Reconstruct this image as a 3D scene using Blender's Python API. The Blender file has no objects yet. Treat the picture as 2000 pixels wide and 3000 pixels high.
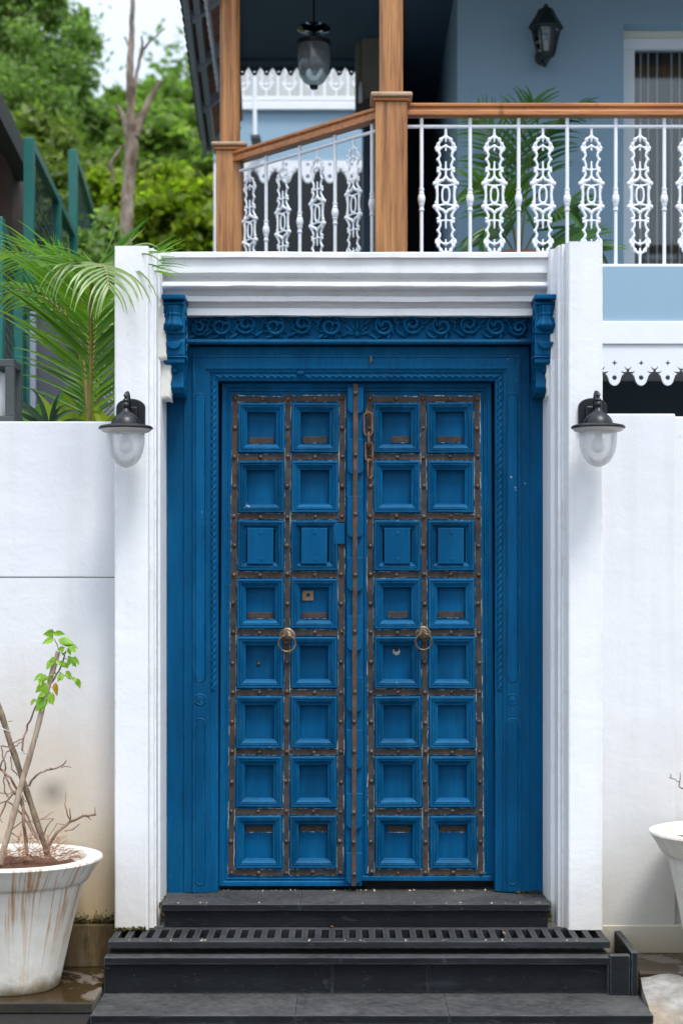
import bpy, bmesh, math, random
import numpy as np
from mathutils import Vector, Matrix

R = math.radians
SC = bpy.context.scene
COL = SC.collection

# ------------------------------------------------------------------ camera
F = 5000.0; CX = 1020.0; HY = 1750.0; CAMZ = 1.211; CAMD = 7.0     # photo pixels (2000 x 3000), metres
cam_data = bpy.data.cameras.new('camera')
cam = bpy.data.objects.new('camera', cam_data); COL.objects.link(cam)
cam.location = (0, -CAMD, CAMZ); cam.rotation_euler = (R(90), 0, 0)
cam_data.sensor_fit = 'VERTICAL'; cam_data.sensor_height = 36; cam_data.sensor_width = 24
cam_data.lens = 36 * F / 3000
cam_data.shift_x = -(CX - 1000) / 3000; cam_data.shift_y = (HY - 1500) / 3000
cam_data.clip_start = 0.05; cam_data.clip_end = 2000
cam_data.dof.use_dof = True; cam_data.dof.focus_distance = 6.95; cam_data.dof.aperture_fstop = 2.3
SC.camera = cam

# ------------------------------------------------------------------ sky, sun, exposure
SUN_EL = 63; SUN_AZ = 26          # azimuth: degrees to the right of straight behind the camera
SKY_DECK = 7.4                    # zenith value of the cloud deck before the background strength
world = bpy.data.worlds.new('World'); SC.world = world; world.use_nodes = True
wn = world.node_tree.nodes; wl = world.node_tree.links; wn.clear()
sky = wn.new('ShaderNodeTexSky'); sky.sky_type = 'NISHITA'; sky.sun_disc = False
sky.sun_elevation = R(SUN_EL); sky.sun_rotation = R(180 - SUN_AZ)
sky.air_density = 1.0; sky.dust_density = 4.0; sky.ozone_density = 1.0
hsv = wn.new('ShaderNodeHueSaturation'); hsv.inputs['Saturation'].default_value = 0.24
bg = wn.new('ShaderNodeBackground'); bg.inputs['Strength'].default_value = 0.15
wo = wn.new('ShaderNodeOutputWorld')
# overcast deck: brightest overhead, a third of that at the horizon (standard overcast sky), soft cloud unevenness, over the clear sky
tc = wn.new('ShaderNodeTexCoord'); sx = wn.new('ShaderNodeSeparateXYZ'); wl.new(tc.outputs['Generated'], sx.inputs[0])
cn = wn.new('ShaderNodeTexNoise'); cn.inputs['Scale'].default_value = 2.2; cn.inputs['Detail'].default_value = 5; wl.new(tc.outputs['Generated'], cn.inputs['Vector'])
def wmath(op, a, b):
    n = wn.new('ShaderNodeMath'); n.operation = op
    for s_, v_ in zip(n.inputs, (a, b)):
        if isinstance(v_, (int, float)): s_.default_value = v_
        else: wl.new(v_, s_)
    return n.outputs[0]
lum = wmath('MULTIPLY', wmath('ADD', wmath('MULTIPLY', wmath('MAXIMUM', sx.outputs[2], 0.0), 2.0), 1.0), SKY_DECK / 3.0)
lum = wmath('MULTIPLY', lum, wmath('ADD', wmath('MULTIPLY', cn.outputs['Fac'], 0.3), 0.85))
deck = wn.new('ShaderNodeCombineColor'); wl.new(wmath('MULTIPLY', lum, 0.84), deck.inputs[0]); wl.new(wmath('MULTIPLY', lum, 0.98), deck.inputs[1]); wl.new(wmath('MULTIPLY', lum, 1.17), deck.inputs[2])
mixw = wn.new('ShaderNodeMix'); mixw.data_type = 'RGBA'; mixw.inputs[0].default_value = 0.85
wl.new(sky.outputs[0], hsv.inputs['Color']); wl.new(hsv.outputs[0], mixw.inputs[6]); wl.new(deck.outputs[0], mixw.inputs[7])
wl.new(mixw.outputs[2], bg.inputs['Color']); wl.new(bg.outputs[0], wo.inputs[0])
sun_data = bpy.data.lights.new('sun', 'SUN'); sun_data.energy = 1.5; sun_data.angle = R(15); sun_data.color = (1, 0.98, 0.95)
sun = bpy.data.objects.new('sun', sun_data); COL.objects.link(sun)
sd = Vector((math.sin(R(SUN_AZ)) * math.cos(R(SUN_EL)), -math.cos(R(SUN_AZ)) * math.cos(R(SUN_EL)), math.sin(R(SUN_EL))))
sun.location = sd * 30; sun.rotation_euler = sd.to_track_quat('Z', 'Y').to_euler()
SC.view_settings.view_transform = 'Standard'; SC.view_settings.look = 'None'
SC.view_settings.exposure = 0.95; SC.view_settings.gamma = 1.0; SC.view_settings.use_curve_mapping = False
SC.render.engine = 'CYCLES'
SC.cycles.max_bounces = 7; SC.cycles.diffuse_bounces = 3; SC.cycles.glossy_bounces = 2; SC.cycles.transmission_bounces = 6
SC.cycles.transparent_max_bounces = 12; SC.cycles.use_adaptive_sampling = True; SC.cycles.adaptive_threshold = 0.025; SC.cycles.use_denoising = True; SC.cycles.sample_clamp_indirect = 6

# ------------------------------------------------------------------ helpers
def xx(px, d): return (px - CX) * d / F
def zz(py, d): return CAMZ + (HY - py) * d / F
def at(px, py, d): return Vector((xx(px, d), d - CAMD, zz(py, d)))
def lerp(a, b, t): return a + (b - a) * t

class MB:
    def __init__(s): s.v = []; s.f = []; s.m = []
    def add(s, vs, fs, mi=0):
        o = len(s.v); s.v += [tuple(p) for p in vs]
        for f in fs: s.f.append(tuple(i + o for i in f)); s.m.append(mi)
        return s
    def box(s, x0, x1, y0, y1, z0, z1, mi=0):
        v = [(x0,y0,z0),(x1,y0,z0),(x1,y1,z0),(x0,y1,z0),(x0,y0,z1),(x1,y0,z1),(x1,y1,z1),(x0,y1,z1)]
        return s.add(v, [(0,3,2,1),(4,5,6,7),(0,1,5,4),(1,2,6,5),(2,3,7,6),(3,0,4,7)], mi)
    def bar(s, p0, p1, w, h, up=(0,0,1), mi=0):
        """box from p0 to p1; w = sideways size, h = size along up"""
        p0 = Vector(p0); p1 = Vector(p1); d = (p1-p0).normalized(); up = Vector(up)
        side = d.cross(up).normalized(); u = side.cross(d).normalized()
        v = []
        for p in (p0, p1):
            for a, b in ((-1,-1),(1,-1),(1,1),(-1,1)): v.append(p + side*(a*w/2) + u*(b*h/2))
        return s.add(v, [(0,1,2,3)[::-1],(4,5,6,7),(0,1,5,4),(1,2,6,5),(2,3,7,6),(3,0,4,7)], mi)
    def extrude(s, prof, p0, p1, up=(0,0,1), mi=0, cap=True):
        """closed profile [(side, up)] swept straight from p0 to p1"""
        p0 = Vector(p0); p1 = Vector(p1); d = (p1-p0).normalized(); up = Vector(up)
        side = d.cross(up).normalized(); u = side.cross(d).normalized(); n = len(prof)
        v = [p + side*a + u*b for p in (p0, p1) for a, b in prof]
        fs = [(i, (i+1) % n, n+(i+1) % n, n+i) for i in range(n)]
        if cap: fs += [tuple(range(n))[::-1], tuple(range(n, 2*n))]
        return s.add(v, fs, mi)
    def prism(s, poly, y0, y1, mi=0):
        """polygon [(x, z)] extruded in y"""
        n = len(poly); v = [(x, y0, z) for x, z in poly] + [(x, y1, z) for x, z in poly]
        return s.add(v, [tuple(range(n)), tuple(range(n, 2*n))[::-1]] + [(i, n+i, n+(i+1) % n, (i+1) % n) for i in range(n)], mi)
    def slab(s, poly, z0, z1, mi=0):
        n = len(poly); v = [(x, y, z0) for x, y in poly] + [(x, y, z1) for x, y in poly]
        return s.add(v, [tuple(range(n))[::-1], tuple(range(n, 2*n))] + [(i, (i+1) % n, n+(i+1) % n, n+i) for i in range(n)], mi)
    def tube(s, pts, rad, seg=8, closed=False, flat=1.0, mi=0, cap=True):
        pts = [Vector(p) for p in pts]; n = len(pts)
        if not hasattr(rad, '__len__'): rad = [rad] * n
        vs = []; prev = None
        for i, p in enumerate(pts):
            a = pts[(i-1) % n] if (closed or i > 0) else p
            b = pts[(i+1) % n] if (closed or i < n-1) else p
            t = (b-a)
            t = t.normalized() if t.length > 1e-9 else Vector((0,0,1))
            if prev is None:
                ref = Vector((0,1,0)) if abs(t.y) < 0.9 else Vector((1,0,0))
                nrm = (ref - t*ref.dot(t)).normalized()
            else:
                nrm = prev - t*prev.dot(t)
                nrm = nrm.normalized() if nrm.length > 1e-6 else prev
            prev = nrm; bn = t.cross(nrm)
            for k in range(seg):
                c, q = math.cos(2*math.pi*k/seg), math.sin(2*math.pi*k/seg)
                vs.append(p + nrm*(c*rad[i]*flat) + bn*(q*rad[i]))
        fs = []
        for i in range(n if closed else n-1):
            j = (i+1) % n
            for k in range(seg):
                fs.append((i*seg+k, i*seg+(k+1) % seg, j*seg+(k+1) % seg, j*seg+k))
        if cap and not closed: fs += [tuple(range(seg))[::-1], tuple((n-1)*seg+k for k in range(seg))]
        return s.add(vs, fs, mi)
    def lathe(s, prof, c=(0,0,0), seg=24, axis='Z', mi=0, wob=None):
        """profile [(r, h)] turned round an axis through c"""
        vs = []; c = Vector(c); n = len(prof)
        for r, h in prof:
            for k in range(seg):
                a = 2*math.pi*k/seg; rr = r if wob is None else r*wob(a, h)
                x, y = rr*math.cos(a), rr*math.sin(a)
                if axis == 'Z': p = Vector((x, y, h))
                elif axis == 'Y': p = Vector((x, h, y))      # h runs along +Y
                else: p = Vector((h, x, y))
                vs.append(c + p)
        fs = [(i*seg+k, i*seg+(k+1) % seg, (i+1)*seg+(k+1) % seg, (i+1)*seg+k) for i in range(n-1) for k in range(seg)]
        if prof[0][0] > 1e-6: fs.append(tuple(range(seg))[::-1])
        if prof[-1][0] > 1e-6: fs.append(tuple((n-1)*seg+k for k in range(seg)))
        return s.add(vs, fs, mi)
    def ball(s, c, r, seg=10, rings=6, sc=(1,1,1), rot=None, mi=0):
        vs = []; c = Vector(c)
        vs.append((0,0,1))
        for i in range(1, rings):
            t = math.pi*i/rings
            for k in range(seg): a = 2*math.pi*k/seg; vs.append((math.sin(t)*math.cos(a), math.sin(t)*math.sin(a), math.cos(t)))
        vs.append((0,0,-1)); out = []
        for p in vs:
            q = Vector((p[0]*sc[0]*r, p[1]*sc[1]*r, p[2]*sc[2]*r))
            if rot is not None: q = rot @ q
            out.append(c + q)
        fs = [(0, 1+k, 1+(k+1) % seg) for k in range(seg)]
        for i in range(rings-2):
            for k in range(seg): a = 1+i*seg; b = a+seg; fs.append((a+k, b+k, b+(k+1) % seg, a+(k+1) % seg))
        e = len(vs)-1; a = 1+(rings-2)*seg
        fs += [(e, a+(k+1) % seg, a+k) for k in range(seg)]
        return s.add(out, fs, mi)
    def ring_frame(s, corners, prof, y, mi=0, mis=None):
        """mitred frame: corners [(x,z)] bl, br, tr, tl; profile [(inset, towards camera)]"""
        sg = ((1,1),(-1,1),(-1,-1),(1,-1)); vs = []
        for u, w in prof:
            for (cx, cz), (a, b) in zip(corners, sg): vs.append((cx+a*u, y-w, cz+b*u))
        o = len(s.v); s.v += vs
        for i in range(len(prof)-1):
            for k in range(4):
                a, b = i*4+k, i*4+(k+1) % 4
                s.f.append((o+a, o+b, o+b+4, o+a+4)); s.m.append(mis[i] if mis else mi)
        return s
    def mesh(s, name, center=True, fix=True):
        c = Vector((0,0,0))
        if center and s.v:
            a = np.array(s.v); c = Vector((a.min(0)+a.max(0))/2)
        me = bpy.data.meshes.new(name); me.from_pydata([tuple(Vector(p)-c) for p in s.v], [], s.f)
        for p, m in zip(me.polygons, s.m): p.material_index = m
        if fix:
            bm = bmesh.new(); bm.from_mesh(me); bmesh.ops.recalc_face_normals(bm, faces=bm.faces); bm.to_mesh(me); bm.free()
        me.update()
        return me, c
    def build(s, name, mat, parent=None, smooth=0, bevel=0, fix=True):
        me, c = s.mesh(name, fix=fix)
        return put(name, me, mat, parent, c, smooth, bevel)

def wloc(o):
    v = Vector((0,0,0)); m = Matrix.Identity(4)
    while o is not None: m = o.matrix_basis @ m; o = o.parent
    return m
def smooth_angle(me, ang):
    """shade smooth below the angle, sharp above it"""
    bm = bmesh.new(); bm.from_mesh(me)
    for f in bm.faces: f.smooth = True
    for e in bm.edges: e.smooth = len(e.link_faces) != 2 or e.calc_face_angle(0) < ang
    bm.to_mesh(me); bm.free()
def put(name, me, mat, parent=None, loc=(0,0,0), smooth=0, bevel=0):
    """link a mesh object; loc is in world space (parents carry no rotation then)"""
    mats = mat if isinstance(mat, (list, tuple)) else [mat]
    if not me.materials:
        for m in mats: me.materials.append(m)
        if smooth: smooth_angle(me, R(smooth))
    o = bpy.data.objects.new(name, me); COL.objects.link(o)
    if parent is not None:
        o.parent = parent; o.location = wloc(parent).inverted() @ Vector(loc)
    else: o.location = loc
    if bevel:
        b = o.modifiers.new('bevel', 'BEVEL'); b.width = bevel; b.segments = 2; b.limit_method = 'ANGLE'; b.angle_limit = R(40)
    return o
def tag(o, label, cat, group=None):
    o['label'] = label; o['category'] = cat
    if group: o['group'] = group
    return o
def structure(o): o['kind'] = 'structure'; return o
def thing(name, loc, label, cat, group=None, rz=0):
    o = bpy.data.objects.new(name, None); COL.objects.link(o); o.location = loc; o.rotation_euler = (0,0,rz)
    o.empty_display_size = 0.1
    return tag(o, label, cat, group)
def copy_tree(o, parent=None):
    c = o.copy(); COL.objects.link(c); c.parent = parent
    for ch in list(o.children): copy_tree(ch, c)
    return c
def fused(mb, name, voxel):
    """one continuous cast body out of overlapping tubes"""
    me, c = mb.mesh(name); o = bpy.data.objects.new(name, me); COL.objects.link(o)
    m = o.modifiers.new('remesh', 'REMESH'); m.mode = 'VOXEL'; m.voxel_size = voxel; m.use_smooth_shade = True
    k = o.modifiers.new('smooth', 'SMOOTH'); k.factor = 0.4; k.iterations = 1
    dg = bpy.context.evaluated_depsgraph_get(); dg.update()
    out = bpy.data.meshes.new_from_object(o.evaluated_get(dg)); out.materials.clear()
    bpy.data.objects.remove(o); return out, c

# ------------------------------------------------------------------ materials
class NT:
    def __init__(s, name):
        s.mat = bpy.data.materials.new(name); s.mat.use_nodes = True
        s.t = s.mat.node_tree; s.n = s.t.nodes; s.l = s.t.links
        s.b = s.n['Principled BSDF']; s.out = s.n['Material Output']
        s.geo = s.n.new('ShaderNodeNewGeometry'); s.pos = s.geo.outputs['Position']
    def node(s, typ, **kw):
        n = s.n.new(typ)
        for k, v in kw.items(): setattr(n, k, v)
        return n
    def link(s, a, b): s.l.new(a, b)
    def scale(s, vec, sc):
        m = s.node('ShaderNodeMapping'); m.inputs['Scale'].default_value = sc if hasattr(sc, '__len__') else (sc, sc, sc)
        s.link(vec, m.inputs['Vector']); return m.outputs[0]
    def noise(s, sc, detail=4, rough=0.55, vec=None, dist=0):
        n = s.node('ShaderNodeTexNoise'); n.inputs['Scale'].default_value = 1; n.inputs['Detail'].default_value = detail
        n.inputs['Roughness'].default_value = rough; n.inputs['Distortion'].default_value = dist
        s.link(s.scale(vec or s.pos, sc), n.inputs['Vector']); return n.outputs['Fac']
    def voro(s, sc, feature='F1', vec=None):
        n = s.node('ShaderNodeTexVoronoi'); n.feature = feature; n.inputs['Scale'].default_value = 1
        s.link(s.scale(vec or s.pos, sc), n.inputs['Vector']); return n.outputs['Distance']
    def ramp(s, fac, stops):
        n = s.node('ShaderNodeValToRGB'); e = n.color_ramp.elements
        while len(e) > 1: e.remove(e[-1])
        for i, (p, c) in enumerate(stops):
            q = e[0] if i == 0 else e.new(p)
            q.position = p; q.color = (c, c, c, 1) if not hasattr(c, '__len__') else (*c, 1)
        s.link(fac, n.inputs[0]); return n.outputs[0]
    def mix(s, fac, a, b, mode='MIX'):
        n = s.node('ShaderNodeMix', data_type='RGBA', blend_type=mode)
        for sock, v in ((n.inputs[0], fac), (n.inputs[6], a), (n.inputs[7], b)):
            if isinstance(v, (int, float)): sock.default_value = v
            elif hasattr(v, '__len__'): sock.default_value = (*v, 1)
            else: s.link(v, sock)
        return n.outputs[2]
    def math(s, op, a, b=None, clamp=False):
        n = s.node('ShaderNodeMath', operation=op, use_clamp=clamp)
        for sock, v in zip(n.inputs, (a, b)):
            if v is None: continue
            if isinstance(v, (int, float)): sock.default_value = v
            else: s.link(v, sock)
        return n.outputs[0]
    def sep(s, vec=None):
        n = s.node('ShaderNodeSeparateXYZ'); s.link(vec or s.pos, n.inputs[0]); return n.outputs
    def obj(s): return s.node('ShaderNodeTexCoord').outputs['Object']
    def rnd(s): return s.node('ShaderNodeObjectInfo').outputs['Random']
    def bump(s, h, strength=0.3, dist=0.002):
        n = s.node('ShaderNodeBump'); n.inputs['Strength'].default_value = strength; n.inputs['Distance'].default_value = dist
        s.link(h, n.inputs['Height']); s.link(n.outputs[0], s.b.inputs['Normal']); return n
    def edge(s, radius=0.006, lo=0.01, hi=0.12):
        """1 on worn arrises, 0 on flats"""
        b = s.node('ShaderNodeBevel'); b.samples = 2; b.inputs['Radius'].default_value = radius
        d = s.node('ShaderNodeVectorMath', operation='DOT_PRODUCT'); s.link(b.outputs[0], d.inputs[0]); s.link(s.geo.outputs['Normal'], d.inputs[1])
        return s.ramp(s.math('SUBTRACT', 1.0, d.outputs['Value']), [(lo, 0), (hi, 1)])
    def col(s, c):
        if hasattr(c, '__len__'): s.b.inputs['Base Color'].default_value = (*c, 1)
        else: s.link(c, s.b.inputs['Base Color'])
    def rough(s, r):
        if isinstance(r, (int, float)): s.b.inputs['Roughness'].default_value = r
        else: s.link(r, s.b.inputs['Roughness'])
    def set(s, **kw):
        for k, v in kw.items(): s.b.inputs[k.replace('_', ' ')].default_value = v

def blue_paint(name, a, b, dusty=0.25):
    t = NT(name)
    n1 = t.noise((5, 5, 2.2), 5); n2 = t.noise((60, 60, 9), 4, 0.6); n3 = t.noise(140, 3)
    c = t.mix(t.ramp(n1, [(0.3, 0), (0.72, 1)]), a, b)
    c = t.mix(1, c, t.ramp(t.rnd(), [(0, 0.74), (1, 1.10)]), 'MULTIPLY')          # every piece has aged a little differently
    fadep = t.math('MULTIPLY', t.ramp(t.noise((7, 7, 1.1), 6, 0.65), [(0.46, 0), (0.74, 1)]), 0.42)
    c = t.mix(fadep, c, (0.008, 0.15, 0.31))
    brush = t.math('MULTIPLY', t.ramp(t.noise((130, 130, 5), 4, 0.6), [(0.42, 0), (0.7, 1)]), 0.30)
    c = t.mix(brush, c, (a[0], a[1]*0.55, a[2]*0.58))
    up = t.math('MULTIPLY', t.ramp(t.sep(t.geo.outputs['Normal'])[2], [(0.35, 0), (0.9, 1)]), dusty)      # dust lies on faces that look up
    c = t.mix(up, c, (0.05, 0.18, 0.31))
    chip = t.math('MULTIPLY', t.ramp(t.noise(23, 8, 0.7), [(0.675, 0), (0.70, 1)]), t.ramp(t.noise(3.1, 2), [(0.48, 0), (0.62, 1)]))
    c = t.mix(chip, c, (0.33, 0.42, 0.47))
    e = t.math('MULTIPLY', t.edge(0.004, 0.02, 0.16), t.ramp(t.noise((30, 30, 12), 6, 0.7), [(0.44, 0), (0.62, 1)]))
    c = t.mix(t.math('MULTIPLY', e, 0.45), c, (0.06, 0.24, 0.40))
    worn = t.math('MULTIPLY', t.ramp(n2, [(0.55, 0), (0.8, 1)]), 0.35)
    c = t.mix(worn, c, (a[0]*0.6, a[1]*0.62, a[2]*0.62))
    t.col(c); t.rough(t.ramp(n1, [(0.2, 0.44), (0.8, 0.62)])); t.set(Specular_IOR_Level=0.09)
    h = t.math('ADD', t.math('MULTIPLY', n2, 0.8), t.math('MULTIPLY', n3, 0.35)); t.bump(h, 0.35, 0.0022)
    return t.mat
def iron(name, base, rust, amt=0.5, metal=0.25, rough=0.72):
    t = NT(name); n = t.noise(26, 7, 0.65); m = t.noise(5.5, 4)
    c = t.mix(t.ramp(n, [(0.36, 0), (0.72, 1)]), base, tuple(min(1, 2.8*x) for x in base))
    c = t.mix(t.math('MULTIPLY', t.ramp(m, [(0.45, 0), (0.75, 1)]), amt), c, rust)
    fleck = t.math('MULTIPLY', t.ramp(t.noise(75, 4, 0.7), [(0.68, 0), (0.72, 1)]), t.ramp(t.noise(4, 3), [(0.5, 0), (0.6, 0.8)]))
    c = t.mix(fleck, c, (0.33, 0.30, 0.26))
    t.col(c); t.set(Metallic=metal); t.rough(rough); t.bump(n, 0.5, 0.002); return t.mat
def plain(name, c, rough=0.6, var=0.12, sc=8, bump=0.15, metal=0, spec=0.5):
    t = NT(name); n = t.noise(sc, 5)
    t.col(t.mix(t.ramp(n, [(0.25, 0), (0.8, 1)]), tuple(x*(1-var) for x in c), tuple(min(1, x*(1+var)) for x in c)))
    t.rough(rough); t.set(Metallic=metal, Specular_IOR_Level=spec)
    if bump: t.bump(t.noise(sc*9, 4), bump, 0.002)
    return t.mat
def leaf_mat(name, c0, c1, c2, trans=0.35, rough=0.45):
    """leaf colour varies from leaf to leaf through the per-face attribute 'tint'"""
    t = NT(name); at_ = t.node('ShaderNodeAttribute', attribute_name='tint')
    c = t.ramp(at_.outputs['Fac'], [(0.0, c0), (0.55, c1), (1.0, c2)])
    t.col(c); t.rough(rough); t.set(Specular_IOR_Level=0.35)
    tr = t.node('ShaderNodeBsdfTranslucent'); t.link(t.mix(1, c, (1.0, 1.25, 0.55), 'MULTIPLY'), tr.inputs[0])
    ms = t.node('ShaderNodeMixShader'); ms.inputs[0].default_value = trans
    t.link(t.b.outputs[0], ms.inputs[1]); t.link(tr.outputs[0], ms.inputs[2]); t.link(ms.outputs[0], t.out.inputs[0])
    return t.mat
def wood(name, a, b, dark, rough=0.42, axis_scale=(38, 38, 1.6)):
    t = NT(name); v = t.scale(t.pos, axis_scale)
    n = t.noise(1, 5, 0.6, vec=v, dist=0.6); m = t.noise(3, 4, vec=v); big = t.noise(1.7, 3)
    c = t.mix(t.ramp(n, [(0.36, 0), (0.62, 1)]), a, b)
    c = t.mix(t.math('MULTIPLY', t.ramp(m, [(0.54, 0), (0.68, 1)]), 0.6), c, dark)
    kn = t.ramp(t.voro((9, 9, 2.2)), [(0.05, 0.8), (0.16, 0)])
    c = t.mix(kn, c, dark)
    c = t.mix(t.math('MULTIPLY', t.ramp(big, [(0.5, 0), (0.75, 1)]), 0.4), c, tuple(x*0.62 for x in a))
    t.col(c); t.rough(rough); t.bump(n, 0.25, 0.0015); return t.mat
def white_plaster(name, base=(0.80, 0.80, 0.80), z0=None, z1=None, dirt=(0.42, 0.34, 0.23), strength=0.9, rough=0.6, smudge=None, chips=False):
    """painted render; splash dirt rises from the paving between z0 (full) and z1 (none)"""
    t = NT(name); n = t.noise(1.6, 4); f = t.noise(55, 5, 0.6)
    c = t.mix(t.ramp(n, [(0.3, 0), (0.75, 1)]), tuple(x*0.925 for x in base), base)
    if z0 is not None:
        h = t.math('DIVIDE', t.math('SUBTRACT', t.sep()[2], z0), z1 - z0)
        h = t.math('ADD', h, t.math('MULTIPLY', t.math('SUBTRACT', t.noise((3, 3, 2), 5), 0.5), 0.6))
        k = t.ramp(h, [(0.0, 1), (0.28, 0.72), (0.6, 0.36), (1.0, 0)])
        c = t.mix(t.math('MULTIPLY', k, strength), c, dirt)
    streak = t.math('MULTIPLY', t.ramp(t.noise((9, 9, 0.55), 6, 0.6), [(0.50, 0), (0.76, 1)]), 0.26)
    c = t.mix(streak, c, (0.50, 0.49, 0.47))
    hair = t.math('MULTIPLY', t.ramp(t.voro((1.3, 1.3, 1.0), 'DISTANCE_TO_EDGE', vec=t.mix(0.12, t.pos, t.node('ShaderNodeTexNoise').outputs['Color'])), [(0.0, 1), (0.0022, 0)]), t.ramp(t.noise(0.9, 3), [(0.54, 0), (0.66, 0.12)]))
    c = t.mix(hair, c, (0.34, 0.32, 0.30))
    spots = t.math('MULTIPLY', t.ramp(t.noise(11, 3, 0.6), [(0.735, 0), (0.78, 1)]), 0.35)
    c = t.mix(spots, c, (0.5, 0.46, 0.40))
    if chips:
        ch = t.math('MULTIPLY', t.edge(0.010, 0.02, 0.2), t.ramp(t.noise(16, 6, 0.7), [(0.50, 0), (0.60, 0.8)])); c = t.mix(ch, c, (0.52, 0.47, 0.39))
    if smudge:
        vd = t.node('ShaderNodeVectorMath', operation='DISTANCE'); t.link(t.pos, vd.inputs[0]); vd.inputs[1].default_value = smudge
        sm = t.ramp(t.math('ADD', vd.outputs['Value'], t.math('MULTIPLY', t.noise(12, 3), 0.03)), [(0.018, 0.75), (0.085, 0)]); c = t.mix(sm, c, (0.20, 0.18, 0.15))
    t.col(c); t.rough(rough); t.set(Specular_IOR_Level=0.3); t.bump(t.math('ADD', f, t.math('MULTIPLY', t.noise((3.5, 3.5, 5), 3), 5)), 0.28, 0.004)
    return t.mat

M = {}
M['blue'] = blue_paint('blue_door_paint', (0.0001, 0.062, 0.152), (0.0002, 0.096, 0.236))
M['iron'] = iron('weathered_iron', (0.026, 0.021, 0.018), (0.10, 0.044, 0.022), 0.6)
M['rivet'] = iron('rivet_iron', (0.055, 0.038, 0.028), (0.13, 0.055, 0.022), 0.4, 0.35, 0.55)
M['primer'] = (lambda t: (t.col(t.mix(t.ramp(t.noise((60, 60, 14), 6, 0.7), [(0.50, 0), (0.56, 1)]), (0.0006, 0.09, 0.21), (0.52, 0.55, 0.54))), t.rough(0.7), t.mat)[-1])(NT('chipped_primer_edge'))
M['brass'] = iron('old_brass', (0.135, 0.098, 0.066), (0.08, 0.045, 0.028), 0.35, 0.7, 0.45)
M['rusty'] = iron('rusty_chain', (0.085, 0.048, 0.033), (0.24, 0.095, 0.038), 0.6, 0.3, 0.7)
M['white'] = white_plaster('white_gate_paint')
M['white_gate'] = white_plaster('white_gate_plaster', (0.82, 0.82, 0.83), -0.12, 0.30, (0.50, 0.42, 0.31), 0.5, chips=True)
M['white_wall'] = white_plaster('white_wall_plaster', (0.755, 0.755, 0.775), -0.14, 1.15, (0.47, 0.33, 0.155), 1.0, smudge=(-1.176, -0.2, 0.436))
M['white_wall_b'] = white_plaster('white_wall_plaster_right', (0.765, 0.765, 0.785), -0.26, 0.75, (0.44, 0.39, 0.28), 0.8)
M['cream'] = white_plaster('raw_lime_plaster', (0.72, 0.70, 0.63), None)
_t = NT('white_enamel'); _r = _t.math('MULTIPLY', _t.ramp(_t.noise(16, 6, 0.65), [(0.66, 0), (0.72, 1)]), _t.ramp(_t.noise(2.4, 2), [(0.5, 0), (0.62, 0.7)]))
_t.col(_t.mix(_r, _t.mix(_t.noise(9, 4), (0.74, 0.75, 0.78), (0.82, 0.83, 0.86)), (0.42, 0.27, 0.13))); _t.rough(0.4); _t.bump(_t.noise(120, 3), 0.2, 0.002); M['white_metal'] = _t.mat
M['house'] = plain('blue_grey_house_paint', (0.27, 0.395, 0.495), 0.6, 0.03, 2, 0.12, spec=0.3)
M['teak'] = wood('teak_post', (0.23, 0.085, 0.024), (0.46, 0.21, 0.068), (0.075, 0.027, 0.009))
M['teak_rail'] = wood('teak_handrail', (0.33, 0.11, 0.030), (0.50, 0.20, 0.060), (0.15, 0.045, 0.013), 0.36, (2.0, 38, 38))
M['teak_cap'] = wood('weathered_teak_cap', (0.36, 0.22, 0.12), (0.47, 0.33, 0.21), (0.16, 0.08, 0.04), 0.5, (4, 30, 30))
M['black'] = plain('black_lamp_enamel', (0.007, 0.0075, 0.0085), 0.36, 0.3, 40, 0.15, spec=0.4)
M['lamp_grey'] = plain('grey_lantern_metal', (0.06, 0.066, 0.068), 0.5, 0.1, 20, 0.1)
M['dark'] = plain('dark_paint_and_shade', (0.045, 0.075, 0.105), 0.65, 0.1, 4, 0.1)  # dark ceiling colour; also carries shade on far valance and under-balcony wall
M['room'] = plain('unlit_room', (0.02, 0.024, 0.028), 0.8, 0.1, 4, 0)  # near-black: darkness of unlit depth put into the colour
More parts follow.
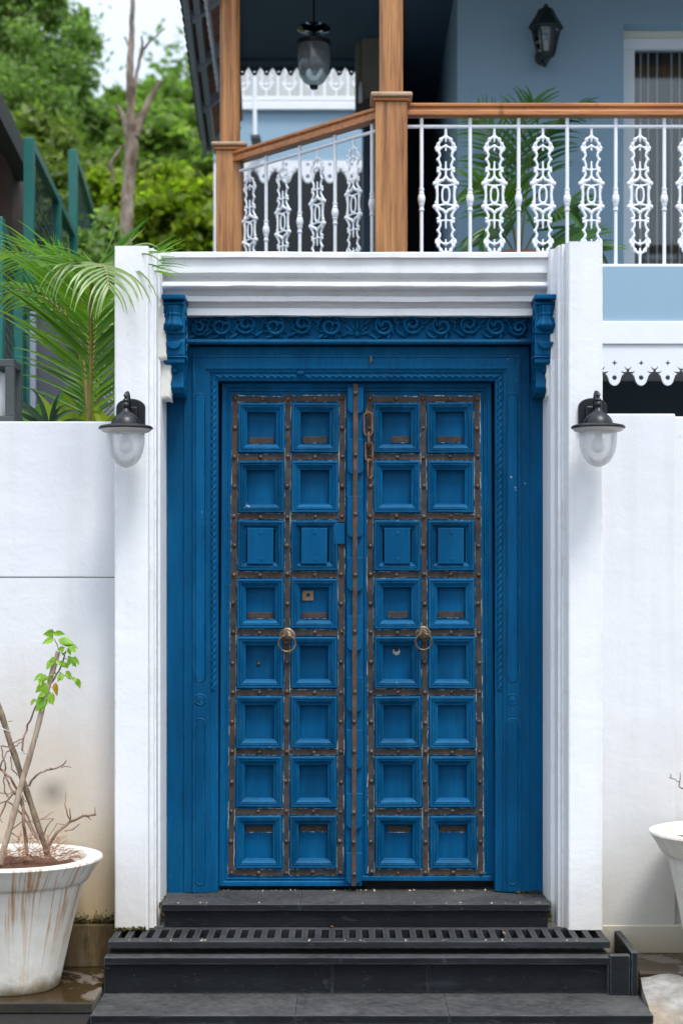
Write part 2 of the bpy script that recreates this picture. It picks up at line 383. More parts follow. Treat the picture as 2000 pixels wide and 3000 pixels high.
def slate(name, base, light, wear=0.5):
    t = NT(name); n = t.noise((3, 4, 4), 7, 0.65); st = t.noise((2.2, 22, 22), 5, 0.6); g = t.noise(150, 3)
    c = t.mix(t.ramp(n, [(0.34, 0), (0.72, 1)]), base, light)
    up = t.ramp(t.sep(t.geo.outputs['Normal'])[2], [(0.6, 0), (0.95, 1)])
    c = t.mix(t.math('MULTIPLY', t.math('MULTIPLY', up, t.ramp(t.math('ADD', t.math('MULTIPLY', t.noise(3.2, 5), 0.45), t.math('MULTIPLY', t.noise(34, 6, 0.7), 0.55)), [(0.36, 0.2), (0.62, 1)])), wear), c, (0.115, 0.112, 0.107))    # trodden dust on the treads
    scr = t.math('MULTIPLY', t.ramp(st, [(0.62, 0), (0.72, 1)]), 0.5)
    scuff = t.math('MULTIPLY', t.ramp(t.noise((9, 9, 30), 7, 0.7, dist=1.2), [(0.60, 0), (0.70, 1)]), 0.4)
    c = t.mix(scuff, c, (0.085, 0.085, 0.088))
    c = t.mix(scr, c, tuple(min(1, x*2.4) for x in light))
    er = t.math('MULTIPLY', t.edge(0.007, 0.02, 0.2), t.ramp(t.noise((5, 20, 20), 6, 0.65), [(0.35, 0.15), (0.65, 1)]))
    c = t.mix(t.math('MULTIPLY', er, 0.9), c, (0.17, 0.175, 0.18))
    speck = t.ramp(t.noise(90, 2), [(0.735, 0), (0.76, 0.6)])
    c = t.mix(speck, c, (0.24, 0.23, 0.21))
    t.col(c); t.rough(t.ramp(n, [(0.2, 0.52), (0.8, 0.72)])); t.set(Specular_IOR_Level=0.22); t.bump(t.math('ADD', n, t.math('MULTIPLY', t.noise(42, 5, 0.65), 0.8)), 0.6, 0.005); return t.mat
M['slate'] = slate('black_slate', (0.004, 0.0048, 0.006), (0.011, 0.0125, 0.015), 0.75)
M['cast'] = slate('cast_grate', (0.010, 0.011, 0.012), (0.026, 0.027, 0.029), 0.4)
M['green_steel'] = plain('green_fence_paint', (0.008, 0.125, 0.105), 0.4, 0.1, 10, 0.1)
M['soil'] = plain('red_soil', (0.12, 0.05, 0.028), 0.95, 0.5, 40, 1.0)
M['bark'] = (lambda t: (t.col(t.mix(t.ramp(t.noise((9, 9, 4), 6, 0.65), [(0.38, 0), (0.66, 1)]), (0.10, 0.062, 0.040), (0.36, 0.29, 0.22))), t.rough(0.85), t.bump(t.noise((18, 18, 7), 6), 0.8, 0.03), t.mat)[-1])(NT('pale_bark'))
M['twig'] = wood('dry_twig', (0.20, 0.125, 0.08), (0.30, 0.20, 0.135), (0.10, 0.05, 0.03), 0.75, (60, 60, 14))
def glass_mat(name, tint=(0.9, 0.93, 0.95), gloss=0.08, frost=0.0, rough=0.05):
    """thin glass: clear or frosted film plus fresnel reflection"""
    t = NT(name); tr = t.node('ShaderNodeBsdfTransparent'); tr.inputs[0].default_value = (*tint, 1)
    gl = t.node('ShaderNodeBsdfGlossy'); gl.inputs['Roughness'].default_value = rough; gl.inputs[0].default_value = (1, 1, 1, 1)
    body = tr.outputs[0]
    if frost:
        di = t.node('ShaderNodeBsdfTranslucent'); di.inputs[0].default_value = (0.98, 0.98, 0.99, 1)
        d2 = t.node('ShaderNodeBsdfDiffuse'); d2.inputs[0].default_value = (0.95, 0.95, 0.97, 1)
        m0 = t.node('ShaderNodeMixShader'); m0.inputs[0].default_value = 0.5; t.link(di.outputs[0], m0.inputs[1]); t.link(d2.outputs[0], m0.inputs[2])
        m1 = t.node('ShaderNodeMixShader'); m1.inputs[0].default_value = frost; t.link(body, m1.inputs[1]); t.link(m0.outputs[0], m1.inputs[2]); body = m1.outputs[0]
    fr = t.node('ShaderNodeFresnel'); fr.inputs[0].default_value = 1.5
    fac = t.math('ADD', t.math('MULTIPLY', fr.outputs[0], 0.6 if frost else 1.0), gloss, True)
    m2 = t.node('ShaderNodeMixShader'); t.link(fac, m2.inputs[0]); t.link(body, m2.inputs[1]); t.link(gl.outputs[0], m2.inputs[2])
    t.link(m2.outputs[0], t.out.inputs[0]); return t.mat
M['lamp_glass'] = glass_mat('hazy_lamp_glass', (1, 1, 1), 0.0, 0.46)
M['pane'] = glass_mat('window_glass', (0.82, 0.86, 0.86), 0.02)
M['etched'] = glass_mat('etched_pendant_glass', (0.68, 0.76, 0.78), 0.03, 0.20)
M['frost'] = glass_mat('frosted_lantern_glass', (1, 1, 1), 0.0, 0.97, 0.3)
# ------------------------------------------------------------------ ground and paving
rng = random.Random(7)
gm = NT('street_ground')
gn = gm.noise(0.9, 6); gf = gm.noise(45, 4)
gm.col(gm.mix(gm.ramp(gn, [(0.3, 0), (0.7, 1)]), (0.075, 0.068, 0.06), (0.12, 0.11, 0.10))); gm.rough(0.85); gm.bump(gf, 0.6, 0.01)
structure(MB().add([(-300,-120,-0.46),(300,-120,-0.46),(300,500,-0.46),(-300,500,-0.46)], [(0,1,2,3)]).build('ground', gm.mat))

def yy(d): return d - CAMD
pv = NT('wet_paving'); pn = pv.noise(3.2, 6, 0.6); wet = pv.ramp(pv.noise(2.3, 5, 0.6, dist=0.8), [(0.44, 0), (0.47, 1)])
pc = pv.mix(pv.ramp(pn, [(0.3, 0), (0.7, 1)]), (0.10, 0.08, 0.058), (0.19, 0.155, 0.12)); pc = pv.mix(wet, pc, (0.042, 0.026, 0.010))
pv.col(pc); pv.rough(pv.ramp(wet, [(0, 0.7), (1, 0.22)])); pv.bump(pv.noise(30, 5), 0.3, 0.004)
dirt = plain('dark_earth', (0.012, 0.009, 0.007), 0.95, 0.6, 30, 1.0)
edge = slate('paving_edge', (0.02, 0.018, 0.014), (0.045, 0.04, 0.03), 0.5)

# left paving slab with its dark front edge, and the earth below it
lp = MB().box(-3.2, -0.925, yy(6.19), yy(6.86), -0.300, -0.258, 0)
for i, f in enumerate(lp.f):
    if f == (0, 1, 5, 4): lp.m[i] = 1
structure(lp.build('left_paving', [pv.mat, edge], bevel=0.006))
structure(MB().box(-3.2, -0.93, yy(6.0), yy(6.9), -0.45, -0.302).build('left_earth', dirt))
# right paving: raised wet ledge and the rough broken concrete in front of it
structure(MB().box(1.092, 3.2, yy(6.46), yy(6.86), -0.44, -0.205).build('right_paving', pv.mat, bevel=0.01))
rc = NT('rough_concrete'); r1 = rc.noise(14, 8, 0.68); r2 = rc.noise(3, 4)
rcc = rc.mix(rc.ramp(r1, [(0.35, 0), (0.7, 1)]), (0.20, 0.18, 0.155), (0.42, 0.40, 0.37)); rcc = rc.mix(rc.ramp(r2, [(0.5, 0), (0.7, 0.5)]), rcc, (0.33, 0.22, 0.12))
rc.col(rcc); rc.rough(0.9); rc.bump(r1, 0.9, 0.02)
def rough_block(name, x0, x1, prof, mat, seed, amp=0.012, nx=60, **kw):
    """prof: [(d, z)] front-to-back section swept along x with broken unevenness; left end ragged"""
    r = np.random.RandomState(seed); vs = []; n = len(prof); fs = []
    ph = r.rand(8)*6
    for i in range(nx+1):
        t = i/nx; x = lerp(x0, x1, t)
        for j, (d, z) in enumerate(prof):
            w = amp*(math.sin(x*17+ph[0]+j)+math.sin(x*41+ph[1]+j*2.1)*0.6+r.randn()*0.35)
            ox = 0 if i else (j/(n-1)-1)*0.02
            vs.append((x + ox + r.randn()*amp*0.3, yy(d) + w*0.8, z + w*0.5))
    for i in range(nx):
        for j in range(n-1): a = i*n+j; fs.append((a, a+n, a+n+1, a+1))
    fs.append(tuple(range(n))); fs.append(tuple(nx*n+j for j in range(n))[::-1])
    return MB().add(vs, fs).build(name, mat, smooth=50)
cb = rough_block('concrete_block', 1.10, 3.2, [(6.0,-0.455),(6.02,-0.40),(6.10,-0.33),(6.22,-0.27),(6.33,-0.235),(6.44,-0.222),(6.455,-0.30),(6.455,-0.455)], rc.mat, 5)
tag(cb, 'rough broken whitish concrete edge on the ground right of the steps', 'concrete')
cb2 = rough_block('concrete_block', 1.13, 1.75, [(5.86,-0.458),(5.87,-0.42),(5.92,-0.385),(5.97,-0.40),(5.98,-0.458)], rc.mat, 9, 0.006, 24)
tag(cb2, 'small broken concrete lump in the bottom right corner beside the lowest step', 'concrete')

# ------------------------------------------------------------------ steps
st = thing('entrance_steps', (0.05, yy(6.4), -0.46), 'black slate entrance steps leading up to the blue door', 'steps')
def slab_parts(xs, y0, y1, z0, z1, name, bev=0.006):
    for a, b in zip(xs[:-1], xs[1:]): MB().box(a+0.0006, b-0.0006, y0, y1, z0, z1).build(name, M['slate'], st, bevel=bev)
# threshold: riser, then tread stones with a nosing
slab_parts([-0.736, -0.19, 0.795], yy(6.735), yy(7.26), -0.026, 0.0, 'tread', 0.002)
MB().box(-0.73, 0.789, yy(6.752), yy(7.2), -0.20, -0.027).build('riser', M['slate'], st, bevel=0.003)
# landing under the grate
slab_parts([-0.915, -0.03, 0.36, 0.985], yy(6.40), yy(6.75), -0.166, -0.140, 'tread', 0.002)
slab_parts([-0.92, -0.06, 0.30, 0.975], yy(6.425), yy(6.75), -0.279, -0.168, 'riser', 0.003)
MB().box(-0.905, 0.972, yy(6.50), yy(6.75), -0.139, -0.134).build('grate_shade_bed', plain('drain_shade', (0.003, 0.003, 0.003), 0.9), st)  # black sheet: shade below the grate put into its colour
# lowest tread
slab_parts([-0.92, -0.19, 0.36, 1.088], yy(6.09), yy(6.43), -0.312, -0.281, 'tread', 0.002)
slab_parts([-0.905, -0.19, 0.36, 1.075], yy(6.115), yy(6.43), -0.46, -0.314, 'riser', 0.003)
# stone cheek on the right: front stone and the side stone with its rounded back corner
MB().box(0.978, 1.056, yy(6.395), yy(6.43), -0.2805, -0.130).build('cheek_stone', M['slate'], st, bevel=0.005)
ck = [(yy(6.39), -0.2805), (yy(6.39), -0.118), (yy(6.80), -0.116), (yy(6.835), -0.122), (yy(6.855), -0.142), (yy(6.855), -0.2805)]
MB().add([(x, y, z) for x in (1.058, 1.084) for y, z in ck], [tuple(range(6)), tuple(range(6, 12))[::-1]] + [(i, 6+i, 6+(i+1) % 6, (i+1) % 6) for i in range(6)]).build('cheek_stone', M['slate'], st, bevel=0.004)

# ------------------------------------------------------------------ drain grate
gr = thing('drain_grate', (0.04, yy(6.6), -0.118), 'long black slotted drain grate lying across the step below the door', 'drain grate')
gx0, gx1 = -0.909, 0.990; gz0, gz1 = -0.116, -0.0885
MB().box(gx0, gx1, yy(6.45), yy(6.515), gz0, gz1).build('front_rail', M['cast'], gr, bevel=0.004)
MB().box(gx0, gx1, yy(6.70), yy(6.733), -0.1385, gz1-0.002).build('back_rail', M['cast'], gr, bevel=0.002)
bar_me = MB().box(-0.0125, 0.0125, -0.0935, 0.0935, -0.012, 0.012).mesh('bar')[0]
nb = 37
for i in range(nb):
    x = lerp(gx0+0.016, gx1-0.016, i/(nb-1)) + rng.uniform(-0.002, 0.002)
    put('bar', bar_me, M['cast'], gr, (x, yy(6.6075), gz1-0.0135), bevel=0.003)

# ------------------------------------------------------------------ boundary walls
def wall_sheet(mb, x0, x1, y0, y1, z0, z1): return mb.box(x0, x1, y0, y1, z0, z1)
wl_ = thing('boundary_wall', (-1.9, yy(6.9), -0.258), 'low white plastered wall left of the gateway with stained foot and a potted shrub in front', 'wall')
wall_sheet(MB(), -3.2, -0.905, yy(6.801), yy(7.03), -0.084, 1.2885).build('lower_wall', M['white_wall'], wl_)
wall_sheet(MB(), -3.2, -0.905, yy(6.7985), yy(7.03), 1.290, 1.912).build('upper_wall', M['white_wall'], wl_, bevel=0.006)
pl = NT('mossy_plinth'); p1 = pl.noise((26, 26, 3.5), 6, 0.65); p2 = pl.noise(5, 5)
plc = pl.mix(pl.ramp(p1, [(0.35, 0), (0.65, 1)]), (0.035, 0.020, 0.006), (0.17, 0.115, 0.045)); plc = pl.mix(pl.ramp(p2, [(0.5, 0), (0.72, 0.8)]), plc, (0.27, 0.20, 0.12))
pl.col(plc); pl.rough(0.85); pl.bump(p1, 0.6, 0.006)
MB().box(-3.2, -0.905, yy(6.780), yy(7.02), -0.262, -0.088).build('plinth', pl.mat, wl_, bevel=0.008)
# moss fringe where plinth meets the wall
mo = leaf_mat('moss', (0.035, 0.03, 0.008), (0.09, 0.085, 0.02), (0.14, 0.10, 0.03), 0.2, 0.9)
def fuzz(name, n, fn, size, mat, parent, seed, long=1.8, kind='stuff'):
    r = np.random.RandomState(seed); p = np.array([fn(r) for _ in range(n)])
    return leaf_cloud(name, p, size, mat, parent, seed, long, kind)
def leaf_cloud(name, p, size, mat, parent, seed, long=1.8, kind='stuff', up=0.0, tint=None):
    """many leaf-sized bent faces at points p"""
    r = np.random.RandomState(seed); n = len(p)
    a = r.randn(n, 3); a[:, 2] = a[:, 2]*0.7 - up; a /= np.linalg.norm(a, axis=1)[:, None]
    b = r.randn(n, 3); b -= a*(a*b).sum(1)[:, None]; b /= np.linalg.norm(b, axis=1)[:, None]
    nn = np.cross(a, b); s = size*(0.6+0.8*r.rand(n))[:, None]
    l = s*long
    v = np.stack([p-a*l*0.5, p+b*s*0.5+nn*s*0.12, p+a*l*0.5-nn*s*0.1, p-b*s*0.5+nn*s*0.12], 1).reshape(-1, 3)
    me = bpy.data.meshes.new(name); me.vertices.add(4*n); me.vertices.foreach_set('co', v.ravel())
    me.loops.add(4*n); me.loops.foreach_set('vertex_index', np.arange(4*n, dtype=np.int32))
    me.polygons.add(n); me.polygons.foreach_set('loop_start', np.arange(0, 4*n, 4, dtype=np.int32)); me.polygons.foreach_set('loop_total', np.full(n, 4, np.int32))
    me.update(calc_edges=True)
    t = me.attributes.new('tint', 'FLOAT', 'FACE'); t.data.foreach_set('value', (r.rand(n) if tint is None else tint).astype(np.float32))
    o = put(name, me, mat, parent)
    if kind: o['kind'] = kind
    return o
fuzz('moss', 1400, lambda r: (r.uniform(-1.5, -0.912), yy(6.787)+abs(r.randn())*0.004, -0.086+abs(r.randn())*0.013*(0.6+math.sin(r.rand()*9)**2)), 0.006, mo, wl_, 3)

wr = thing('boundary_wall', (1.5, yy(6.9), -0.205), 'low white plastered wall right of the gateway under the black lamp', 'wall')
xr = xx(1977, 6.80)
wall_sheet(MB(), 0.985, xr, yy(6.80), yy(7.03), -0.195, 1.943).build('wall_panel', M['white_wall_b'], wr, bevel=0.006)
wall_sheet(MB(), xr-0.02, 3.2, yy(6.84), yy(7.03), -0.195, 1.936).build('wall_panel', M['white_wall_b'], wr, bevel=0.006)
fb = plain('foot_band', (0.50, 0.44, 0.34), 0.8, 0.1, 6, 0.4)
MB().box(0.993, 3.2, yy(6.792), yy(7.0), -0.206, -0.095).build('foot_band', white_plaster('stained_foot_band', (0.66, 0.62, 0.53), -0.21, 0.0, (0.36, 0.27, 0.15), 0.8), wr, bevel=0.004)

# ------------------------------------------------------------------ white gateway
gw = thing('gateway', (0.03, yy(6.8), -0.0885), 'white plastered gateway with moulded pilasters and lintel round the blue door', 'gateway')
def strip_wall(mb, pts, z0, z1):
    """vertical surface through plan points (x, d), closed at the back"""
    n = len(pts); v = [(x, yy(d), z0) for x, d in pts] + [(x, yy(d), z1) for x, d in pts]
    mb.add(v, [(i, i+1, n+i+1, n+i) for i in range(n-1)] + [tuple(range(n, 2*n)), (0, n, 2*n-1, n-1)]); return mb
def arc(cx, cd, r, a0, a1, n=6): return [(cx + r*math.cos(R(lerp(a0, a1, i/n))), cd + r*math.sin(R(lerp(a0, a1, i/n)))) for i in range(n+1)]
zt = 2.583; zr_ = 2.60
# left pilaster (plan, from outer back round to the door): flat face, bead, two fillets, cove
L = [(-0.911, 7.04), (-0.911, 6.664), (-0.907, 6.660), (-0.796, 6.660)] + arc(-0.789, 6.669, 0.010, -110, 40, 7) + [(-0.779, 6.690), (-0.779, 6.705)] + \
    arc(-0.772, 6.715, 0.010, -120, 30, 6) + [(-0.764, 6.735), (-0.757, 6.738), (-0.757, 6.80), (-0.749, 6.806), (-0.746, 6.83), (-0.744, 7.04)]
strip_wall(MB(), L, -0.0875, zt).build('pilaster', M['white_gate'], gw, smooth=35)
Rr = [(0.991, 7.04), (0.991, 6.664), (0.987, 6.660), (0.872, 6.660)] + [(x, d) for x, d in reversed(arc(0.866, 6.669, 0.010, 140, 290, 7))] + [(0.854, 6.690), (0.852, 6.715)] + \
     [(x, d) for x, d in reversed(arc(0.838, 6.722, 0.014, 90, 270, 6))][:1] + [(0.836, 6.728), (0.826, 6.732), (0.820, 6.80), (0.806, 6.806), (0.800, 6.83), (0.795, 7.04)]
strip_wall(MB(), Rr[::-1], -0.0875, zr_).build('pilaster', M['white_gate'], gw, smooth=35)
# lintel: section from top to bottom (d, z)
def Z(py, d): return zz(py, d)
raw = [(6.80, 738), (6.797, 741), (6.797, 754), (6.812, 757), (6.812, 799), (6.845, 802), (6.858, 814), (6.852, 821)]
raw += [(6.848-0.036*math.sin(R(a)), 836-12*math.cos(R(a))) for a in range(0, 181, 20)]
raw += [(6.872, 853), (6.878, 866), (6.850, 868), (6.850, 883), (6.890, 886), (6.896, 901), (6.868, 904), (6.868, 924)]
LS = 0.040                                   # the lintel face sits this much deeper than the pilasters' return
sec = [(7.20, Z(738, 6.80+LS)+0.003)] + [(d+LS, Z(py, d+LS)) for d, py in raw] + [(7.20, Z(924, 6.868+LS)+0.001)]
lx0, lx1 = -0.752, 0.812; n = len(sec)
NL = 48; vs = []; fs = []; rl = np.random.RandomState(3); ph = rl.rand(4)*6
for i in range(NL+1):            # hand-run moulding: it wanders by a millimetre or two
    x = lerp(lx0, lx1, i/NL)
    for j, (d, z) in enumerate(sec):
        w = 0.0013*(math.sin(x*4.1+ph[0])+0.7*math.sin(x*9.7+ph[1]+j*0.5)+0.5*math.sin(x*23+ph[2]+j))
        vs.append((x, yy(d)+w*0.8+rl.randn()*0.0003, z+w*0.7))
for i in range(NL):
    for j in range(n-1): k = i*n+j; fs.append((k, k+1, k+n+1, k+n))
    fs.append((i*n, i*n+n, i*n+2*n-1, i*n+n-1))
fs += [tuple(range(n)), tuple(NL*n+j for j in range(n))[::-1]]
MB().add(vs, fs).build('lintel', M['white_gate'], gw, smooth=28)
# cheeks of the lintel beside the brackets
MB().box(lx0+0.004, xx(548, 6.93), yy(6.931), yy(7.15), Z(1010, 6.93), Z(906, 6.93)).build('lintel_cheek', M['cream'], gw)
# lumps of bare plaster packed round the brackets
def plaster_lump(x0, x1, d, z0, z1, seed):
    r = np.random.RandomState(seed); nx, nz = 8, 26; vs = []; fs = []
    for j in range(nz+1):
        for i in range(nx+1):
            u = i/nx; v = j/nz; e = min(u, 1-u, v*2.2, (1-v)*2.2); h = min(1, e*7)
            vs.append((lerp(x0, x1, u)+0.0012*math.sin(v*23+seed)+0.002*math.sin(v*5+seed*2)+r.randn()*0.0006, yy(d)+0.05*(1-h)**2+r.randn()*0.0005, lerp(z0, z1, v)+0.002*math.sin(u*9+seed)))
    for j in range(nz):
        for i in range(nx): a = j*(nx+1)+i; fs.append((a, a+1, a+nx+2, a+nx+1))
    return MB().add(vs, fs).build('plaster_patch', M['cream'], gw, smooth=80)
plaster_lump(xx(452, 6.80), xx(492, 6.80), 6.800, Z(1060, 6.78), Z(877, 6.78), 1)
plaster_lump(xx(466, 6.83), xx(504, 6.83), 6.828, Z(1172, 6.80), Z(1040, 6.80), 2)
plaster_lump(xx(1612, 6.80), xx(1648, 6.80), 6.800, Z(1060, 6.78), Z(872, 6.78), 3)
plaster_lump(xx(1598, 6.83), xx(1622, 6.83), 6.828, Z(1165, 6.80), Z(1040, 6.80), 4)
# shallow wall carried over the door behind the frame
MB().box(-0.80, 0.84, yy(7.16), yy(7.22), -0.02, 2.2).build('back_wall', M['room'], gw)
# ------------------------------------------------------------------ door frame
KD = 7.06 / 3920.0            # metres per pixel of the reduced picture (1568 wide) at the leaf
def dx(px, d=7.0): return (px - 799.7) * d / 3920.0
def dz(py, d=7.0): return CAMZ + (1372.0 - py) * d / 3920.0
fr = thing('door_frame', (0.03, 0, 0), 'blue painted timber door frame with rope carving and grooved jambs', 'door frame')
fx0, fx1, fzt = dx(500), dx(1137), dz(874)
prof = [(-0.001, -0.085), (-0.001, -0.004), (0.002, -0.001), (0.030, 0.0), (0.032, 0.007), (0.044, 0.010), (0.047, 0.017), (0.092, 0.017), (0.094, 0.022), (0.099, 0.022), (0.101, 0.012), (0.136, 0.012), (0.137, -0.05)]
def leg(side, z0):
    vs = []; n = len(prof)
    for u, w in prof: x = (fx0-u) if side < 0 else (fx1+u); vs.append((x, -w, z0))
    for u, w in prof: x = (fx0-u) if side < 0 else (fx1+u); vs.append((x, -w, fzt+u))
    return MB().add(vs, [(i, i+1, n+i+1, n+i) for i in range(n-1)])
leg(-1, 0.003).build('jamb', M['blue'], fr, smooth=20)
leg(1, 0.006).build('jamb', M['blue'], fr, smooth=20)
n = len(prof)
MB().add([(fx0-u, -w, fzt+u) for u, w in prof] + [(fx1+u, -w, fzt+u) for u, w in prof], [(i, i+1, n+i+1, n+i) for i in range(n-1)]).build('head', M['blue'], fr, smooth=20)
# outer cover boards beside the jambs, slightly ragged outside edge
def cover(x0, x1, z0, z1, seed):
    r = np.random.RandomState(seed); nz = 40; vs = []; fs = []
    inner = 1 if x0 < 0 else 0
    for j in range(nz+1):
        z = lerp(z0, z1, j/nz); e = 0.0018*math.sin(z*9+seed)+r.randn()*0.0009
        a, b = (x0+e, x1) if inner else (x0, x1+e)
        c = 0.005
        if inner: vs += [(a, 0.05, z), (a, 0.0+c, z), (a+c, -0.003, z), (b, -0.004, z), (b, 0.05, z)]
        else: vs += [(a, 0.05, z), (a, -0.004, z), (b-c, -0.003, z), (b, c, z), (b, 0.05, z)]
    for j in range(nz):
        for i in range(4): k = j*5+i; fs.append((k, k+1, k+6, k+5))
    return MB().add(vs, fs).build('cover_board', M['blue'], fr, smooth=35)
cover(dx(382), dx(423), 0.0, dz(880), 1); cover(dx(1213), dx(1249), 0.0, dz(880), 2)
MB().box(dx(426)-0.004, dx(1212)+0.004, 0.03, 0.05, dz(801), dz(780)).build('head_board', M['blue'], fr, bevel=0.002)
MB().box(dx(378), dx(428), 0.024, 0.06, dz(892), dz(778)).build('corner_block', M['blue'], fr)
MB().box(dx(1206), dx(1250), 0.024, 0.06, dz(892), dz(778)).build('corner_block', M['blue'], fr)
# twisted rope carving round the opening
def rope(p0, p1, seg=8):
    p0, p1 = Vector(p0), Vector(p1); Ln = (p1-p0).length; nst = int(Ln/0.0055); d = (p1-p0).normalized(); side = d.cross(Vector((0,1,0))); vs = []; fs = []
    for i in range(nst+1):
        t = i/nst; ph = t*Ln/0.056*math.pi*2
        for k in range(seg):
            a = 2*math.pi*k/seg; r = 0.0066*(1+0.42*math.cos(2*(a-ph/1.0)))
            vs.append(p0+d*(t*Ln)+side*(math.cos(a)*r*1.25)+Vector((0,-1,0))*(math.sin(a)*r))
    for i in range(nst):
        for k in range(seg): fs.append((i*seg+k, i*seg+(k+1) % seg, (i+1)*seg+(k+1) % seg, (i+1)*seg+k))
    return MB().add(vs, fs)
rope((fx0-0.017, 0.0, dz(1585)), (fx0-0.017, 0.0, fzt+0.014)).build('rope_moulding', M['blue'], fr, smooth=50)
rope((fx1+0.017, 0.0, dz(1585)), (fx1+0.017, 0.0, fzt+0.014)).build('rope_moulding', M['blue'], fr, smooth=50)
rope((fx0-0.012, 0.0, fzt+0.017), (fx1+0.012, 0.0, fzt+0.017)).build('rope_moulding', M['blue'], fr, smooth=50)
# grooved panels with rounded ends, and the round medallions between them
def stadium(cx, z0, z1, r, n=8):
    p = [(cx+r*math.cos(R(a)), z1-r+r*math.sin(R(a))) for a in np.linspace(0, 180, n+1)]
    return p + [(cx+r*math.cos(R(a)), z0+r+r*math.sin(R(a))) for a in np.linspace(180, 360, n+1)]
for cx in (dx(460.5), dx(1175)):
    for za, zb in ((dz(1565), dz(905)), (dz(2030), dz(1650))):
        pts = [(x, -0.0168, z) for x, z in stadium(cx, za, zb, 0.0215)]
        MB().tube(pts, 0.0032, 6, closed=True).build('groove_bead', M['blue'], fr, smooth=60)
        inner = [(x, z) for x, z in stadium(cx, za+0.0045, zb-0.0045, 0.017)]
        MB().prism(inner, -0.0195, -0.0165).build('groove_field', M['blue'], fr, bevel=0.0015)
    zc = dz(1606)
    MB().tube([(cx+0.021*math.cos(a), -0.0172, zc+0.021*math.sin(a)) for a in np.linspace(0, 2*math.pi, 20, endpoint=False)], 0.0032, 6, closed=True).build('medallion_rim', M['blue'], fr, smooth=60)
    MB().lathe([(0.0, -0.0195), (0.006, -0.0195), (0.008, -0.0182), (0.012, -0.0198), (0.015, -0.0185), (0.0165, -0.0165)], (cx, 0, zc), 16, 'Y').build('medallion', M['blue'], fr, smooth=60)
# small rosette in the head rope and the iron hook above it
MB().ball((dx(690), -0.009, dz(858)), 0.014, 10, 6, (1.2, 0.6, 0.8)).build('rosette', M['blue'], fr, smooth=60)
hook = thing('iron_hook', (dx(851), -0.02, dz(826)), 'small iron hook screwed into the blue frame head', 'hook')
MB().tube([(dx(851), 0.0, dz(823)), (dx(851), -0.03, dz(822)), (dx(852), -0.037, dz(828)), (dx(851), -0.034, dz(836)), (dx(850), -0.024, dz(838))], [0.004, 0.004, 0.004, 0.0035, 0.003], 6).build('hook_shank', M['rusty'], hook, smooth=60)

# ------------------------------------------------------------------ carved lintel
cl = thing('carved_lintel', (0.03, yy(6.95), dz(790)), 'blue carved beam of leafy scrolls under the white lintel', 'carved beam')
cd = 6.962; cz0, cz1 = zz(1001, cd), zz(918, cd); cyf = yy(cd)
cx0, cx1 = xx(530, cd), xx(1578, cd)
MB().box(cx0, cx1, cyf, cyf+0.08, cz0-0.002, cz1).build('back_board', M['blue'], cl)
MB().extrude([(0.0, -0.012), (0.0, 0.004), (-0.022, 0.008), (-0.030, 0.004), (-0.033, -0.004), (-0.029, -0.012)], (cx1, cyf+0.004, cz0-0.001), (cx0, cyf+0.004, cz0-0.001)).build('ledge', M['blue'], cl, bevel=0.002)
zc0 = zz(962, cd)
def scroll(cx, cz, r, up, side):
    """acanthus scroll: stem that winds into an eye, with leaf lobes on it"""
    pts = []; rad = []; N = 34
    for i in range(N):
        t = i/(N-1); a = (R(200)-t*R(560))*side; rr = r*(1-0.78*t)
        if side < 0: ang = math.pi-(R(200)-t*R(560))
        else: ang = R(200)-t*R(560)
        pts.append((cx+rr*math.cos(ang), cyf-0.012-0.014*t, cz+up*-rr*math.sin(ang)))
        rad.append(0.0060*(0.8+0.45*math.sin(t*math.pi)))
    o = MB().tube(pts, rad, 6).build('scroll', M['blue'], cl, smooth=60)
    for k, (ra, an, s) in enumerate(((1.25, 250, 1.0), (0.80, 330, 1.2), (0.45, 60, 0.9), (0.75, 170, 0.9), (1.28, 20, 0.9), (1.35, 110, 0.9), (1.5, 300, 0.8), (1.55, 200, 0.85), (1.5, 60, 0.8), (1.15, 145, 0.7))):
        ang = R(an) if side > 0 else math.pi-R(an)
        c = (cx+ra*r*0.62*math.cos(ang), cyf-0.006-0.005*(k % 2), cz+up*ra*r*0.62*math.sin(ang))
        rot = Matrix.Rotation(-(ang+0.7)*up, 3, 'Y')
        MB().ball(c, 0.0135*s, 8, 6, (1.5, 0.8, 0.5), rot).build('leaf', M['blue'], o, smooth=70)
for px in (646, 804, 966): scroll(xx(px, cd), zz(958, cd), 0.052, -1, 1)
for px in (1127, 1294, 1454): scroll(xx(px, cd), zz(958, cd), 0.052, -1, -1)
for px in (722, 886): scroll(xx(px, cd), zz(951, cd), 0.043, 1, 1)
for px in (1206, 1372): scroll(xx(px, cd), zz(951, cd), 0.043, 1, -1)
scroll(xx(583, cd), zz(962, cd), 0.034, 1, -1); scroll(xx(1518, cd), zz(962, cd), 0.034, 1, 1)
# palmette in the middle
pm = MB().ball((xx(1046, cd), cyf-0.006, zz(980, cd)), 0.014, 8, 6, (1, 0.7, 1)).build('palmette', M['blue'], cl, smooth=60)
for k in range(7):
    a = R(lerp(165, 15, k/6)); l = 0.034+0.010*math.sin(k/6*math.pi)
    c = (xx(1046, cd)+math.cos(a)*l, cyf-0.006, zz(984, cd)+math.sin(a)*l)
    MB().ball(c, 0.022, 8, 6, (1.1, 0.35, 0.32), Matrix.Rotation(-a, 3, 'Y')).build('leaf', M['blue'], pm, smooth=70)
